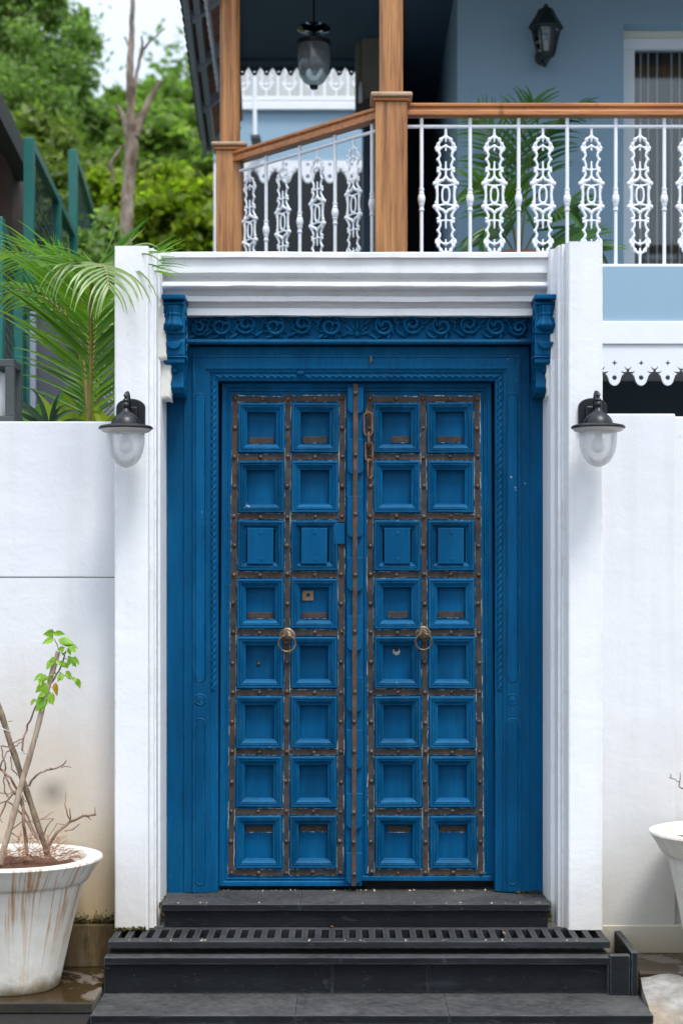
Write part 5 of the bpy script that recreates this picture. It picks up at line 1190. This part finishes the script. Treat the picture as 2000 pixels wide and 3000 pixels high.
# twig in the right pot
s2 = thing('bare_shrub', (PRC.x, PRC.y, PRC.z+PRH-0.06), 'bare twigs poking out of the pot at the right edge', 'shrub')
for i, (pts, a, b) in enumerate([([(2150, 2470), (2090, 2400), (2040, 2330), (2000, 2311), (1988, 2305)], 5, 2.6), ([(1988, 2306), (1989, 2290), (1966, 2280), (1961, 2266)], 2.2, 1.1), ([(1989, 2292), (1990, 2262)], 2, 1), ([(1966, 2281), (1957, 2278)], 1.2, 0.8), ([(2140, 2470), (2130, 2330), (2165, 2200)], 5, 2), ([(2160, 2470), (2230, 2330), (2260, 2220)], 5, 2), ([(2060, 2350), (2050, 2270)], 2, 1)]):
    P = wig([at(x, y, 6.45) for x, y in pts], 3, 0.002, i+40); n = len(P)
    MB().tube(P, [lerp(a, b, k/(n-1))*6.45/F for k in range(n)], 6).build('branch', M['twig'], s2, smooth=60)
# fallen leaves and crumbs on the steps
dry_me = leaf_mesh('fallen_leaf', 0.35, 0.4, 0.55)
brown = flat_leaf('dry_leaf', (0.30, 0.10, 0.03), (0.42, 0.24, 0.10), 0.15, 0.7)
for (px, d, z, k, lab) in ((1522, 6.20, -0.280, 0.020, 'small rust brown fallen leaf on the lowest step'), (1470, 6.60, -0.084, 0.018, 'pale fallen leaf on the drain grate at the right'), (968, 6.72, -0.084, 0.022, 'yellowish fallen leaf on the drain grate near the middle')):
    o = put('fallen_leaf', dry_me, brown, None, (xx(px, d), yy(d), z)); o.scale = (k, k, k); o.rotation_euler = (0.3, 0.2, px); tag(o, lab, 'fallen leaf', 'fallen leaves on the steps')
cr = [(xx(rng.uniform(1080, 1170), 6.75), yy(6.73)-rng.random()*0.03, 0.001) for _ in range(5)]
pts = np.array([(rng.uniform(-0.85, 0.9), yy(rng.choice([6.452, 6.46, 6.742, 6.75])), rng.choice([-0.086, 0.003])) for _ in range(60)] + [(rng.uniform(-0.7, 0.75), yy(7.02)+rng.random()*0.03, 0.004) for _ in range(70)])
for p in pts: p[2] = 0.004 if p[1] > yy(6.74) else -0.086
leaf_cloud('crumbs', pts, 0.006, flat_leaf('straw_crumbs', (0.38, 0.30, 0.18), (0.5, 0.42, 0.3), 0.1, 0.8), st, 4)
mossy = [(-0.738+rng.gauss(0, 0.004), yy(6.74+rng.random()*0.2), rng.uniform(-0.085, 0.002)) for _ in range(160)] + [(0.797+rng.gauss(0, 0.004), yy(6.735+rng.random()*0.22), rng.uniform(-0.085, 0.002)) for _ in range(220)] + [(rng.uniform(-0.909, -0.79), yy(6.655)-rng.random()*0.006, -0.085+abs(rng.gauss(0, 0.005))) for _ in range(120)] + [(rng.uniform(0.69, 0.79), yy(6.985)-rng.random()*0.02, 0.003+rng.random()*0.006) for _ in range(90)]
leaf_cloud('moss', np.array(mossy), 0.007, mo, st, 6)

# ------------------------------------------------------------------ palms
def strip_leaflet(base, d, ln, wid, droop, sag_dir=Vector((0,0,-1)), n=7, tw=0.0):
    """arched ribbon, creased along its middle"""
    vs = []; fs = []; p = Vector(base); t = d.normalized(); seg = ln/n
    ref = Vector((0,-1,0.35)); 
    for i in range(n+1):
        u = i/n; w = wid*0.5*(min(1, 0.35+3.2*u))*(1-u**2.2)+0.0006
        s = t.cross(ref); s = s.normalized() if s.length > 1e-4 else Vector((1,0,0)); nn = s.cross(t).normalized()
        vs += [p-s*w+nn*w*0.25, p+nn*0, p+s*w+nn*w*0.25]
        p = p+t*seg; t = (t+sag_dir*(droop*(0.25+1.7*u)/n)).normalized()
    for i in range(n): a = 3*i; fs += [(a, a+1, a+4, a+3), (a+1, a+2, a+5, a+4)]
    return vs, fs
def frond(parent, rach, n, lfun, wid, droop, ang, mat, rmat, seed, separate=True, t0=0.12, r0=0.006, r1=0.002, hint=Vector((1,0,0)), name='frond', sides=(1,-1)):
    r = random.Random(seed); R_ = []
    P = [Vector(p) for p in rach]
    # smooth the rachis (Catmull-Rom)
    for i in range(len(P)-1):
        a, b, c, d = P[max(i-1, 0)], P[i], P[i+1], P[min(i+2, len(P)-1)]
        for k in range(8):
            t = k/8; R_.append(0.5*((2*b)+(c-a)*t+(2*a-5*b+4*c-d)*t*t+(3*b-a-3*c+d)*t**3))
    R_.append(P[-1]); m = len(R_)
    o = MB().tube(R_, [lerp(r0, r1, i/(m-1)) for i in range(m)], 7).build(name, rmat, parent, smooth=60)
    allv = MB()
    for i in range(n):
        t = lerp(t0, 1.0, i/(n-1)); f = t*(m-1); j = min(int(f), m-2); p = R_[j].lerp(R_[j+1], f-j); T = (R_[j+1]-R_[j]).normalized()
        S = (hint-T*hint.dot(T)); S = S.normalized() if S.length > 1e-3 else Vector((1,0,0))
        N = S.cross(T)
        for sg in sides:
            a = R(ang(t)+r.uniform(-5, 5)); dvec = S*(sg*math.cos(a))+T*math.sin(a)+N*r.uniform(-0.12, 0.12)
            vs, fs = strip_leaflet(p, dvec, lfun(t)*r.uniform(0.88, 1.08), wid*(0.75+0.3*math.sin(math.pi*min(1, t+0.15)))*r.uniform(0.85, 1.12), droop(t)*r.uniform(0.8, 1.2))
            if separate: MB().add(vs, fs).build('leaflet', mat, o, smooth=80, fix=False)
            else: allv.add(vs, fs)
    if not separate:
        q = allv.build('leaflets', mat, o, smooth=80, fix=False); q['kind'] = 'stuff'
    return o
palm_leaf = flat_leaf('palm_leaflet', (0.055, 0.17, 0.008), (0.19, 0.36, 0.012), 0.42, 0.36)
palm_pale = flat_leaf('pale_palm_leaflet', (0.13, 0.21, 0.045), (0.25, 0.33, 0.11), 0.25, 0.32)
rach_m = plain('palm_stalk', (0.24, 0.19, 0.035), 0.45, 0.2, 20, 0.1)
pa = thing('areca_palm', (xx(262, 7.4), yy(7.4), -0.2), 'green palm arching over the left wall and the pilaster', 'palm')
MB().tube([(xx(262, 7.4), yy(7.42), -0.45), (xx(262, 7.4), yy(7.42), 0.6), (xx(262, 7.4), yy(7.4), 1.25)], [0.03, 0.022, 0.014], 10).build('trunk', M['twig'], pa, smooth=60)
frond(pa, [at(262, 1600, 7.40), at(264, 1330, 7.38), at(266, 1150, 7.36), at(268, 980, 7.31), at(267, 870, 7.2), at(272, 812, 7.05), at(288, 780, 6.88)], 46, lambda t: lerp(0.36, 0.52, math.sin(t*2.6)), 0.0155, lambda t: 0.42, lambda t: lerp(36, 56, t), palm_leaf, rach_m, 3, t0=0.36, r0=0.011, r1=0.004)
frond(pa, [at(284, 786, 6.93), at(297, 774, 6.78), at(309, 785, 6.64), at(316, 812, 6.54), at(319, 842, 6.50)], 15, lambda t: lerp(0.34, 0.13, t**1.5), 0.0115, lambda t: lerp(2.9, 1.8, t), lambda t: lerp(24, 62, t), palm_pale, rach_m, 5, t0=0.0, r0=0.004, r1=0.0015)
frond(pa, [at(262, 1050, 7.42), at(240, 880, 7.42), at(170, 790, 7.38), at(80, 745, 7.3), at(-20, 735, 7.2)], 22, lambda t: lerp(0.34, 0.16, t), 0.013, lambda t: 0.9, lambda t: lerp(25, 55, t), palm_leaf, rach_m, 7, t0=0.3, r0=0.007, hint=Vector((0.3, -0.9, 0.4)))
frond(pa, [at(258, 1200, 7.5), at(235, 1000, 7.55), at(170, 900, 7.55), at(60, 850, 7.5), at(-40, 880, 7.45)], 20, lambda t: lerp(0.32, 0.16, t), 0.013, lambda t: 0.8, lambda t: lerp(25, 50, t), palm_leaf, rach_m, 9, t0=0.3, r0=0.007, hint=Vector((0.2, -0.8, 0.6)))
frond(pa, [at(266, 1150, 7.46), at(280, 980, 7.5), at(294, 900, 7.55), at(306, 850, 7.6)], 18, lambda t: lerp(0.26, 0.14, t), 0.014, lambda t: 0.6, lambda t: lerp(20, 50, t), palm_leaf, rach_m, 11, t0=0.3, r0=0.006)
frond(pa, [at(262, 1500, 7.55), at(258, 1250, 7.56), at(240, 1080, 7.58), at(205, 940, 7.6), at(150, 850, 7.6)], 28, lambda t: lerp(0.40, 0.24, t), 0.014, lambda t: 0.45, lambda t: lerp(30, 52, t), palm_leaf, rach_m, 31, t0=0.3, r0=0.007)
frond(pa, [at(268, 1500, 7.62), at(280, 1250, 7.64), at(300, 1080, 7.66), at(318, 930, 7.68), at(325, 850, 7.7)], 24, lambda t: lerp(0.38, 0.24, t), 0.014, lambda t: 0.4, lambda t: lerp(32, 55, t), palm_leaf, rach_m, 33, t0=0.3, r0=0.007)
# young folded spear leaf and a few of its free leaflets
for pts, w in (([at(288, 785, 6.9), at(330, 740, 6.88), at(375, 690, 6.84), at(440, 636, 6.78)], 0.022), ([at(300, 775, 6.88), at(350, 740, 6.84), at(400, 690, 6.8), at(425, 668, 6.76)], 0.009), ([at(305, 780, 6.86), at(370, 720, 6.8), at(440, 690, 6.74), at(470, 735, 6.70)], 0.007), ([at(300, 790, 6.8), at(380, 735, 6.70), at(455, 720, 6.62), at(484, 790, 6.58)], 0.007), ([at(292, 780, 6.9), at(320, 720, 6.9), at(365, 640, 6.9), at(328, 614, 6.9)], 0.004)):
    n = 10; Q = []
    for i in range(n+1):
        t = i/n; a, b, c, d = pts; Q.append(a*(1-t)**3+b*3*t*(1-t)**2+c*3*t*t*(1-t)+d*t**3)
    vs = []; fs = []
    for i, q in enumerate(Q):
        t = i/n; T = (Q[min(i+1, n)]-Q[max(i-1, 0)]).normalized(); s = T.cross(Vector((0,-1,0.1))).normalized(); ww = w*(0.3+0.7*math.sin(math.pi*min(1, t*0.9+0.05)))*(1-t**6)+0.0005
        vs += [q-s*ww*0.5, q+Vector((0,-0.3*ww,0)), q+s*ww*0.5]
    for i in range(n): a = 3*i; fs += [(a, a+1, a+4, a+3), (a+1, a+2, a+5, a+4)]
    MB().add(vs, fs).build('spear_leaf' if w > 0.02 else 'leaflet', palm_leaf if w > 0.02 else palm_pale, pa, smooth=80, fix=False)

# palm standing on the balcony
dark_palm = flat_leaf('dark_palm_leaflet', (0.05, 0.15, 0.03), (0.12, 0.26, 0.06), 0.4, 0.38)
pb = thing('potted_palm', (xx(1520, 9.2), yy(9.2), ZF), 'dark green potted palm on the balcony behind the front railing', 'palm')
MB().lathe([(0.10, ZF), (0.12, ZF+0.01), (0.15, ZF+0.22), (0.165, ZF+0.225), (0.165, ZF+0.25), (0.14, ZF+0.25), (0.13, ZF+0.21)], (xx(1520, 9.2), yy(9.2), 0), 28).build('pot', plain('terracotta', (0.33, 0.14, 0.07), 0.8), pb, smooth=40)
b0 = Vector((xx(1520, 9.2), yy(9.2), ZF+0.2))
for i, (mx_, my_, tx, ty, dd) in enumerate(((1470, 500, 1405, 355, 9.0), (1525, 450, 1560, 300, 9.1), (1560, 430, 1690, 330, 9.0), (1480, 600, 1390, 540, 8.95), (1450, 670, 1410, 690, 8.9), (1600, 640, 1690, 620, 9.0), (1620, 720, 1760, 735, 8.9))):
    frond(pb, [b0, at((1520+mx_)/2, (740+my_)/2+0, 9.2), at(mx_, my_, (9.2+dd)/2), at((mx_+tx)/2+4, (my_+ty)/2-18, dd), at(tx, ty, dd)], 17, lambda t: lerp(0.36, 0.14, t**1.4), 0.021, lambda t: 0.8, lambda t: lerp(30, 55, t), dark_palm if i != 3 else palm_leaf, rach_m, 20+i, separate=False, t0=0.30, r0=0.006, r1=0.0015, hint=Vector((0.8, -0.3, 0.5)))

# ------------------------------------------------------------------ other things behind the left wall
# grey lantern on the wall top
gl = thing('wall_top_lantern', (-1.44, yy(6.92), 1.912), 'grey square lantern with frosted glass standing on the left wall', 'lantern')
gx1_, gx0_ = xx(42, 6.85), xx(42, 6.85)-0.21; gya, gyb = yy(6.85), yy(7.02); gz1_ = zz(1052, 6.85)
MB().box(gx0_, gx1_, gya, gyb, 1.9125, 1.940).build('base', M['lamp_grey'], gl, bevel=0.003)
MB().box(gx0_, gx1_, gya, gyb, gz1_-0.03, gz1_).build('top', M['lamp_grey'], gl, bevel=0.003)
for x in (gx0_, gx1_-0.036):
    for y in (gya, gyb-0.03): MB().box(x, x+0.036, y, y+0.03, 1.940, gz1_-0.03).build('corner_bar', M['lamp_grey'], gl, bevel=0.002)
MB().lathe([(0.062, 1.940), (0.062, gz1_-0.075), (0.055, gz1_-0.05), (0.03, gz1_-0.036), (0, gz1_-0.034)], ((gx0_+gx1_)/2, (gya+gyb)/2, 0), 28).build('glass', M['frost'], gl, smooth=50)
# big banana-like leaf and strappy plant
bl = thing('broad_leaf_plant', (xx(200, 7.7), yy(7.7), 0.5), 'bright yellow-green broad leaved plant low behind the left wall', 'plant')
bright = flat_leaf('bright_broad_leaf', (0.30, 0.42, 0.015), (0.42, 0.50, 0.03), 0.5, 0.35); midg = flat_leaf('mid_broad_leaf', (0.10, 0.28, 0.03), (0.17, 0.36, 0.05), 0.4, 0.35)
big = leaf_mesh('broad_leaf', 0.25, 0.25, 0.42); big2 = leaf_mesh('bright_leaf', 0.2, 0.25, 0.40)
for (px, py, tx, tz, l, d, mt) in ((130, 1330, 120, 190, 0.50, 7.9, midg), (160, 1300, 40, 120, 0.26, 7.6, bright), (200, 1300, 10, 110, 0.24, 7.62, bright), (215, 1310, 60, 100, 0.25, 7.65, bright), (300, 1290, 40, 60, 0.18, 7.5, bright), (90, 1300, 30, 90, 0.22, 7.6, midg), (330, 1300, -30, 80, 0.2, 7.6, bright), (175, 1290, -30, 90, 0.22, 7.55, bright), (240, 1320, -20, 130, 0.3, 7.8, midg), (110, 1290, -20, 60, 0.16, 7.5, midg)):
    o = put('leaf', big if mt is midg else big2, mt, bl, at(px, py, d)); o.scale = (l, l, l); turned(o, tx, tz, 20, 0.3)
sp = thing('strap_leaf_plant', (xx(130, 7.3), yy(7.3), 1.0), 'dark strap-leaved plant beside the grey lantern', 'plant')
strapm = flat_leaf('dark_strap_leaf', (0.02, 0.06, 0.022), (0.05, 0.11, 0.05), 0.2, 0.3)
for i, (dx_, dz_, l) in enumerate(((-0.9, 0.8, 0.22), (-0.7, 1.1, 0.24), (0.2, 1.0, 0.2), (0.7, 0.8, 0.2), (-0.2, 1.2, 0.2), (0.9, 0.5, 0.22), (-1.0, 0.4, 0.2), (0.5, 1.2, 0.16), (-0.5, 0.6, 0.22), (1.0, 0.3, 0.16))):
    vs, fs = strip_leaflet(at(135+6*(i % 3), 1262, 7.25), Vector((dx_, -0.2, dz_)), l, 0.024, 1.9)
    MB().add(vs, fs).build('leaf', strapm, sp, smooth=80, fix=False)
# white lattice
lt = thing('lattice_panel', (xx(315, 7.75), yy(7.75), 1.7), 'small white diagonal lattice behind the palm foot', 'lattice')
for k in range(9):
    a = at(262+k*17, 1245, 7.75); MB().bar(a, a+Vector((0.19, 0, 0.19)), 0.006, 0.011).build('slat', M['white_metal'], lt)
    a = at(262+k*17, 1118, 7.758); MB().bar(a, a+Vector((0.19, 0, -0.19)), 0.006, 0.011).build('slat', M['white_metal'], lt)
# slate-grey garden wall end
gw2 = tag(MB().box(xx(88, 9.0), xx(88, 9.0)+0.030, yy(9.0), yy(12.4), -0.4, zz(870, 9.0)).build('garden_wall', [plain('light_grey_render', (0.25, 0.27, 0.34), 0.7)], bevel=0.004), 'grey garden wall end standing behind the palm', 'wall')
gw3 = tag(MB().box(xx(88, 9.0)+0.031, xx(88, 9.0)+0.62, yy(9.04), yy(9.12), -0.4, zz(878, 9.0)).build('garden_wall', plain('dark_grey_render', (0.062, 0.066, 0.085), 0.7, 0.1), bevel=0.004), 'dark slate-grey garden wall panel behind the palm leaves', 'wall')

# ------------------------------------------------------------------ green mesh fence climbing the slope
M['wire'] = plain('dark_green_wire', (0.006, 0.045, 0.036), 0.5)
def fence(pts, ztop, zbot, label):
    t = thing('mesh_fence', (pts[0][0], yy(pts[0][1]), zbot), label, 'fence', 'sections of the green mesh fence')
    for (x, d) in pts[:-1]: MB().box(x-0.03, x+0.03, yy(d)-0.03, yy(d)+0.03, zbot, ztop+0.0).build('post', M['green_steel'], t, bevel=0.004)
    a, b = pts[0], pts[-1]
    A = Vector((a[0], yy(a[1])+0.035, ztop-0.03)); B = Vector((b[0], yy(b[1]), ztop-0.03))
    MB().bar(A, B, 0.045, 0.05).build('top_rail', M['green_steel'], t)
    dz_ = Vector((0,0,zbot-ztop)); Ln = (B-A).length; dirv = (B-A).normalized(); H = ztop-zbot; m = MB(); s = -H
    def clip(s0):
        lo = max(0, -s0); hi = min(H, Ln-s0); return lo, hi
    while s < Ln:
        lo, hi = clip(s)
        if hi-lo > 0.02:
            p = A+dirv*(s+lo)-Vector((0,0,lo)); q = A+dirv*(s+hi)-Vector((0,0,hi)); m.bar(p, q, 0.002, 0.003, up=(1,0,0))
            p = A+dirv*(Ln-s-lo)-Vector((0.006,0,lo)); q = A+dirv*(Ln-s-hi)-Vector((0.006,0,hi)); m.bar(p, q, 0.0026, 0.004, up=(1,0,0))
        s += 0.10
    o = m.build('wire_mesh', M['wire'], t, fix=False); o['kind'] = 'stuff'
    return t
fence([(xx(-6, 8.0), 8.0), (-1.74, 9.0), (-1.87, 9.95)], 2.99, 0.2, 'nearest low section of green mesh fence at the left edge')
fence([(xx(87, 10.0), 10.0), (-1.945, 11.4), (-2.01, 12.45)], zz(406, 10.0), 0.6, 'middle section of green mesh fence with the tallest looking post')
fence([(xx(215, 12.5), 12.5), (-2.19, 14.6), (-2.30, 16.2)], zz(440, 12.5), 1.0, 'farthest section of green mesh fence up the slope')

# neighbour's building at the left edge
nbm = plain('brown_render', (0.11, 0.075, 0.055), 0.8, 0.08, 3, 0.1)
nb_ = thing('neighbour_building', (-3.4, yy(11.5), 0), 'brown neighbouring building with dark sloping eave at the left edge', 'building')
MB().box(-6.5, -2.16, yy(11.0), yy(11.6), -0.4, zz(380, 11.0)).build('wall', nbm, nb_)
MB().bar((xx(-60, 8.6), yy(8.6), zz(240, 8.6)), (xx(74, 11.2), yy(11.2), zz(500, 11.2)), 0.10, 0.14).build('eave', plain('dark_eave', (0.015, 0.012, 0.011), 0.6), nb_)
MB().add([(xx(-60, 8.6)-0.05, yy(8.6), zz(240, 8.6)+0.06), (xx(74, 11.2)-0.05, yy(11.2), zz(500, 11.2)+0.06), (-7, yy(11.2), 5.2), (-7, yy(8.6), 5.2)], [(0,1,2,3)]).build('roof', M['slate'], nb_)

# ------------------------------------------------------------------ hillside and trees
hm = NT('hill_soil'); hm.col(hm.mix(hm.noise(0.6, 5), (0.09, 0.13, 0.04), (0.14, 0.16, 0.05))); hm.rough(0.95)
vs = []; fs = []; NX, NY = 60, 24
for j in range(NY+1):
    d = lerp(12.8, 60, j/NY)
    for i in range(NX+1):
        x = lerp(-60, 60, i/NX); h = -0.4+0.27*max(0, d-15)*(1-0.10*math.sin(x*0.15))+0.35*math.sin(x*0.7+d*0.4)
        vs.append((x, yy(d), max(-0.44, h) if d > 14 else -0.44))
for j in range(NY):
    for i in range(NX): a = j*(NX+1)+i; fs.append((a, a+1, a+NX+2, a+NX+1))
structure(MB().add(vs, fs).build('hill', hm.mat, smooth=80))
def hz(x, d): return -0.4+0.27*max(0, d-15)*(1-0.10*math.sin(x*0.15))
def clump_points(cl, n, seed, sub=26, tight=0.30):
    """leaves gathered in small sprays spread through ellipsoids cl = [(centre, (rx, ry, rz), weight)]"""
    r = np.random.RandomState(seed); out = []; wsum = sum(c[2] for c in cl)
    for c, rad, w in cl:
        m = int(n*w/wsum); ns = max(8, int(sub*w)); u = r.randn(ns, 3); u /= np.linalg.norm(u, axis=1)[:, None]; u *= (0.35+0.65*r.rand(ns)**0.5)[:, None]
        sc = np.array(c)+u*np.array(rad); idx = r.randint(0, ns, m); g = r.randn(m, 3)*np.array(rad)*tight*0.55*(0.5+r.rand(ns)[idx])[:, None]
        out.append(sc[idx]+g)
    return np.concatenate(out)
def tree(name, base, trunk_top, tr, cl, n, size, mat, label, seed, cat='tree', long=2.0, group='trees on the slope', sub=26, tight=0.30, up=0.15):
    t = thing(name, base, label, cat, group); b = Vector(base); tt = Vector(trunk_top)
    MB().tube(wig([b-Vector((0,0,0.3)), b.lerp(tt, 0.5), tt], 4, 0.04, seed), [lerp(tr, tr*0.35, i/8) for i in range(9)], 8).build('trunk', M['bark'], t, smooth=60)
    r = np.random.RandomState(seed+50)
    for i, (c, rad, w) in enumerate(cl[:7]):
        s = b.lerp(tt, 0.45+0.08*i if i < 6 else 0.9); e = Vector(c); mid = s.lerp(e, 0.5)+Vector((0,0,0.15))
        MB().tube(wig([s, mid, e], 3, 0.04, seed+i), [tr*0.45, tr*0.4, tr*0.35, tr*0.3, tr*0.25, tr*0.18, tr*0.1], 6).build('limb', M['bark'], t, smooth=60)
    p = clump_points(cl, n, seed, sub, tight); rr = np.random.RandomState(seed+9)
    o = leaf_cloud('crown', p, size, mat, None, seed, long, None, up, tint=np.clip(rr.rand(len(p))*0.75+0.25*rr.rand(), 0, 1))
    o.parent = t; o.location = -b
    return t
def C(px, py, d, rx, ry, rz, w=1.0): q = at(px, py, d); return ((q.x, q.y, q.z), (rx, ry, rz), w)
feather = leaf_mat('feathery_green', (0.11, 0.18, 0.06), (0.22, 0.31, 0.10), (0.36, 0.44, 0.19), 0.65)
midleaf = leaf_mat('mid_green', (0.09, 0.155, 0.035), (0.19, 0.28, 0.06), (0.33, 0.41, 0.12), 0.65)
yellow = leaf_mat('yellow_green', (0.08, 0.135, 0.014), (0.25, 0.33, 0.024), (0.48, 0.50, 0.04), 0.6)
oliveg = leaf_mat('olive_green', (0.08, 0.12, 0.02), (0.17, 0.23, 0.04), (0.32, 0.36, 0.10), 0.5)
def ground_at(px, d): x = xx(px, d); return (x, yy(d), hz(x, d))
tree('feathery_tree', ground_at(-40, 21), at(60, 150, 21), 0.22, [C(-100, 60, 21, 1.0, 1.3, 1.0, 0.9), C(50, 90, 21.3, 0.8, 1.2, 0.6, 0.8), C(190, 190, 20.6, 0.5, 0.9, 0.40, 0.6), C(150, 320, 20.8, 0.7, 1.0, 0.5, 0.9), C(40, 260, 21, 0.9, 1.2, 0.7, 1), C(-80, 330, 20, 1.0, 1, 0.8, 0.8), C(30, -70, 21, 0.8, 1, 0.5, 0.7), C(215, 90, 21, 0.22, 0.5, 0.35, 0.22), C(245, 310, 21, 0.30, 0.6, 0.35, 0.35), C(-260, 100, 21, 1.6, 1.5, 1.6, 1.3), C(110, -40, 21, 0.35, 0.8, 0.4, 0.3)],
     46000, 0.042, feather, 'tall feathery dark green tree filling the upper left', 11, long=2.2, sub=34, tight=0.26, up=0.35)
tree('leafy_tree', ground_at(520, 27), at(500, 300, 27), 0.18, [C(440, 360, 27, 0.9, 1, 0.40, 0.9), C(500, 320, 27.5, 0.5, 0.9, 0.35, 0.6), C(470, 265, 27.5, 0.25, 0.6, 0.35, 0.22), C(400, 400, 26, 0.9, 1, 0.5, 0.9), C(560, 370, 27, 0.9, 1, 0.55, 0.9), C(610, 340, 28, 0.5, 0.9, 0.5, 0.5), C(330, 350, 27, 0.45, 0.9, 0.32, 0.5), C(700, 350, 28, 1.5, 1.2, 1.2, 1.0)],
     36000, 0.085, midleaf, 'rounded light green tree under the bare trunk tip', 12, long=1.7, sub=30, tight=0.28)
tree('leafy_tree', ground_at(250, 24), at(250, 430, 24), 0.16, [C(180, 470, 24, 0.8, 1, 0.5, 0.8), C(290, 450, 24.5, 0.9, 1, 0.55, 1), C(330, 570, 24, 0.9, 1, 0.6, 0.9), C(210, 600, 23.5, 0.9, 1, 0.7, 0.9), C(60, 520, 24, 1.0, 1, 0.8, 0.9), C(-150, 520, 24, 1.5, 1, 1.2, 1)],
     34000, 0.08, feather, 'dark green tree in the middle of the slope left of the bare trunk', 13, long=1.8, sub=30)
tree('leafy_tree', ground_at(470, 21), at(470, 470, 21), 0.14, [C(450, 430, 21.5, 0.55, 0.8, 0.35, 0.6), C(500, 480, 21, 0.7, 0.8, 0.40, 0.8), C(430, 520, 21, 0.6, 0.8, 0.35, 0.7), C(580, 450, 22, 0.7, 0.9, 0.5, 0.8), C(600, 560, 21, 0.6, 0.8, 0.5, 0.7), C(700, 520, 22, 1.0, 1, 0.8, 0.8)],
     30000, 0.075, midleaf, 'bushy mid green tree right of the bare trunk', 14, long=1.6)
tree('yellow_bush', ground_at(500, 17), at(500, 600, 17), 0.08, [C(430, 560, 17, 0.35, 0.5, 0.22, 0.6), C(520, 570, 17.2, 0.42, 0.5, 0.20, 0.8), C(590, 610, 17, 0.4, 0.5, 0.25, 0.7), C(460, 640, 16.8, 0.5, 0.5, 0.28, 0.9), C(400, 690, 16.8, 0.5, 0.5, 0.3, 0.8), C(560, 700, 16.8, 0.6, 0.5, 0.35, 0.9), C(320, 570, 17.5, 0.3, 0.4, 0.18, 0.4), C(480, 780, 16.8, 0.7, 0.5, 0.4, 0.7), C(680, 650, 17, 0.6, 0.6, 0.4, 0.6)],
     26000, 0.066, yellow, 'sunlit yellow-green bush behind the white lintel', 15, cat='bush', long=1.5, group='bushes on the slope', sub=30)
tree('olive_shrub', ground_at(150, 18.5), at(140, 520, 18.5), 0.07, [C(130, 450, 18.5, 0.32, 0.5, 0.5, 0.7), C(180, 540, 18.3, 0.4, 0.5, 0.5, 0.8), C(110, 600, 18, 0.5, 0.6, 0.5, 0.8), C(230, 650, 18, 0.5, 0.5, 0.5, 0.8), C(40, 470, 19, 0.5, 0.6, 0.4, 0.6), C(300, 720, 18, 0.6, 0.6, 0.5, 0.6), C(120, 760, 18, 0.9, 0.6, 0.7, 0.7)],
     30000, 0.052, oliveg, 'slender olive green thicket behind the green fence', 16, cat='bush', long=2.4, group='bushes on the slope', up=-0.3)
tree('creeper_bush', ground_at(300, 13.2), at(300, 780, 13.2), 0.03, [C(295, 720, 13.2, 0.12, 0.2, 0.22, 0.5), C(270, 800, 13.0, 0.25, 0.2, 0.3, 0.7), C(330, 830, 13.2, 0.3, 0.25, 0.3, 0.7), C(180, 900, 12.8, 0.5, 0.3, 0.4, 0.8)], 9000, 0.05, feather, 'dark creeper bush at the end of the green fence', 18, cat='bush', long=1.3, group='bushes on the slope', sub=18)
# distant wood on the crest
r = np.random.RandomState(77); pts = []
for i in range(420):
    x = r.uniform(-26, 10); d = r.uniform(33, 46); hh = hz(x, d); q = np.array([x, yy(d), hh+r.uniform(0.2, 2.4)])
    pts.append(q+r.randn(150, 3)*np.array([0.55, 0.55, 0.42]))
wo_ = leaf_cloud('distant_wood', np.concatenate(pts), 0.17, midleaf, None, 78, 1.5, 'stuff'); tag(wo_, 'far-off green wood on the hillside', 'wood')

# bare pollarded tree
bt = thing('bare_tree', at(372, 760, 15), 'bare pale tree trunk with sawn-off limbs rising in front of the slope', 'tree')
kk = 15/F
def limb(pts, rs, nm='limb', sd=0):
    P = []; Q = []
    for (a, b), (ra, rb) in zip(zip(pts[:-1], pts[1:]), zip(rs[:-1], rs[1:])):
        for i in range(5): t = i/5; P.append(at(lerp(a[0], b[0], t)+1.2*math.sin(i*2+sd), lerp(a[1], b[1], t), 15)); Q.append(lerp(ra, rb, t)*kk*0.86)
    P.append(at(*pts[-1], 15)); Q.append(rs[-1]*kk)
    return MB().tube(P, Q, 10).build(nm, M['bark'], bt, smooth=60)
limb([(358, 1100), (366, 760), (372, 620), (378, 520), (386, 430), (384, 370), (383, 320), (380, 220), (386, 110), (389, 0), (392, -120)], [26, 24, 22, 21, 23, 20, 14, 13, 10, 8, 6], 'trunk')
limb([(396, 400), (408, 360), (432, 305), (455, 262), (472, 238)], [17, 15, 11, 9, 8], sd=1); limb([(376, 400), (366, 352), (356, 330), (340, 306)], [13, 12, 9, 6], sd=2)
limb([(390, 290), (400, 220), (412, 165), (418, 140), (416, 106)], [7, 6, 6, 5, 3.5], sd=3); limb([(416, 150), (440, 122), (484, 82)], [5, 4, 2], sd=4); limb([(380, 140), (374, 125), (366, 108)], [5, 4, 3], sd=5)
limb([(362, 425), (345, 448), (325, 478), (328, 515), (338, 540)], [5, 6, 6, 5, 3], sd=6); limb([(384, 565), (392, 550), (400, 545)], [6, 4, 3], sd=7)
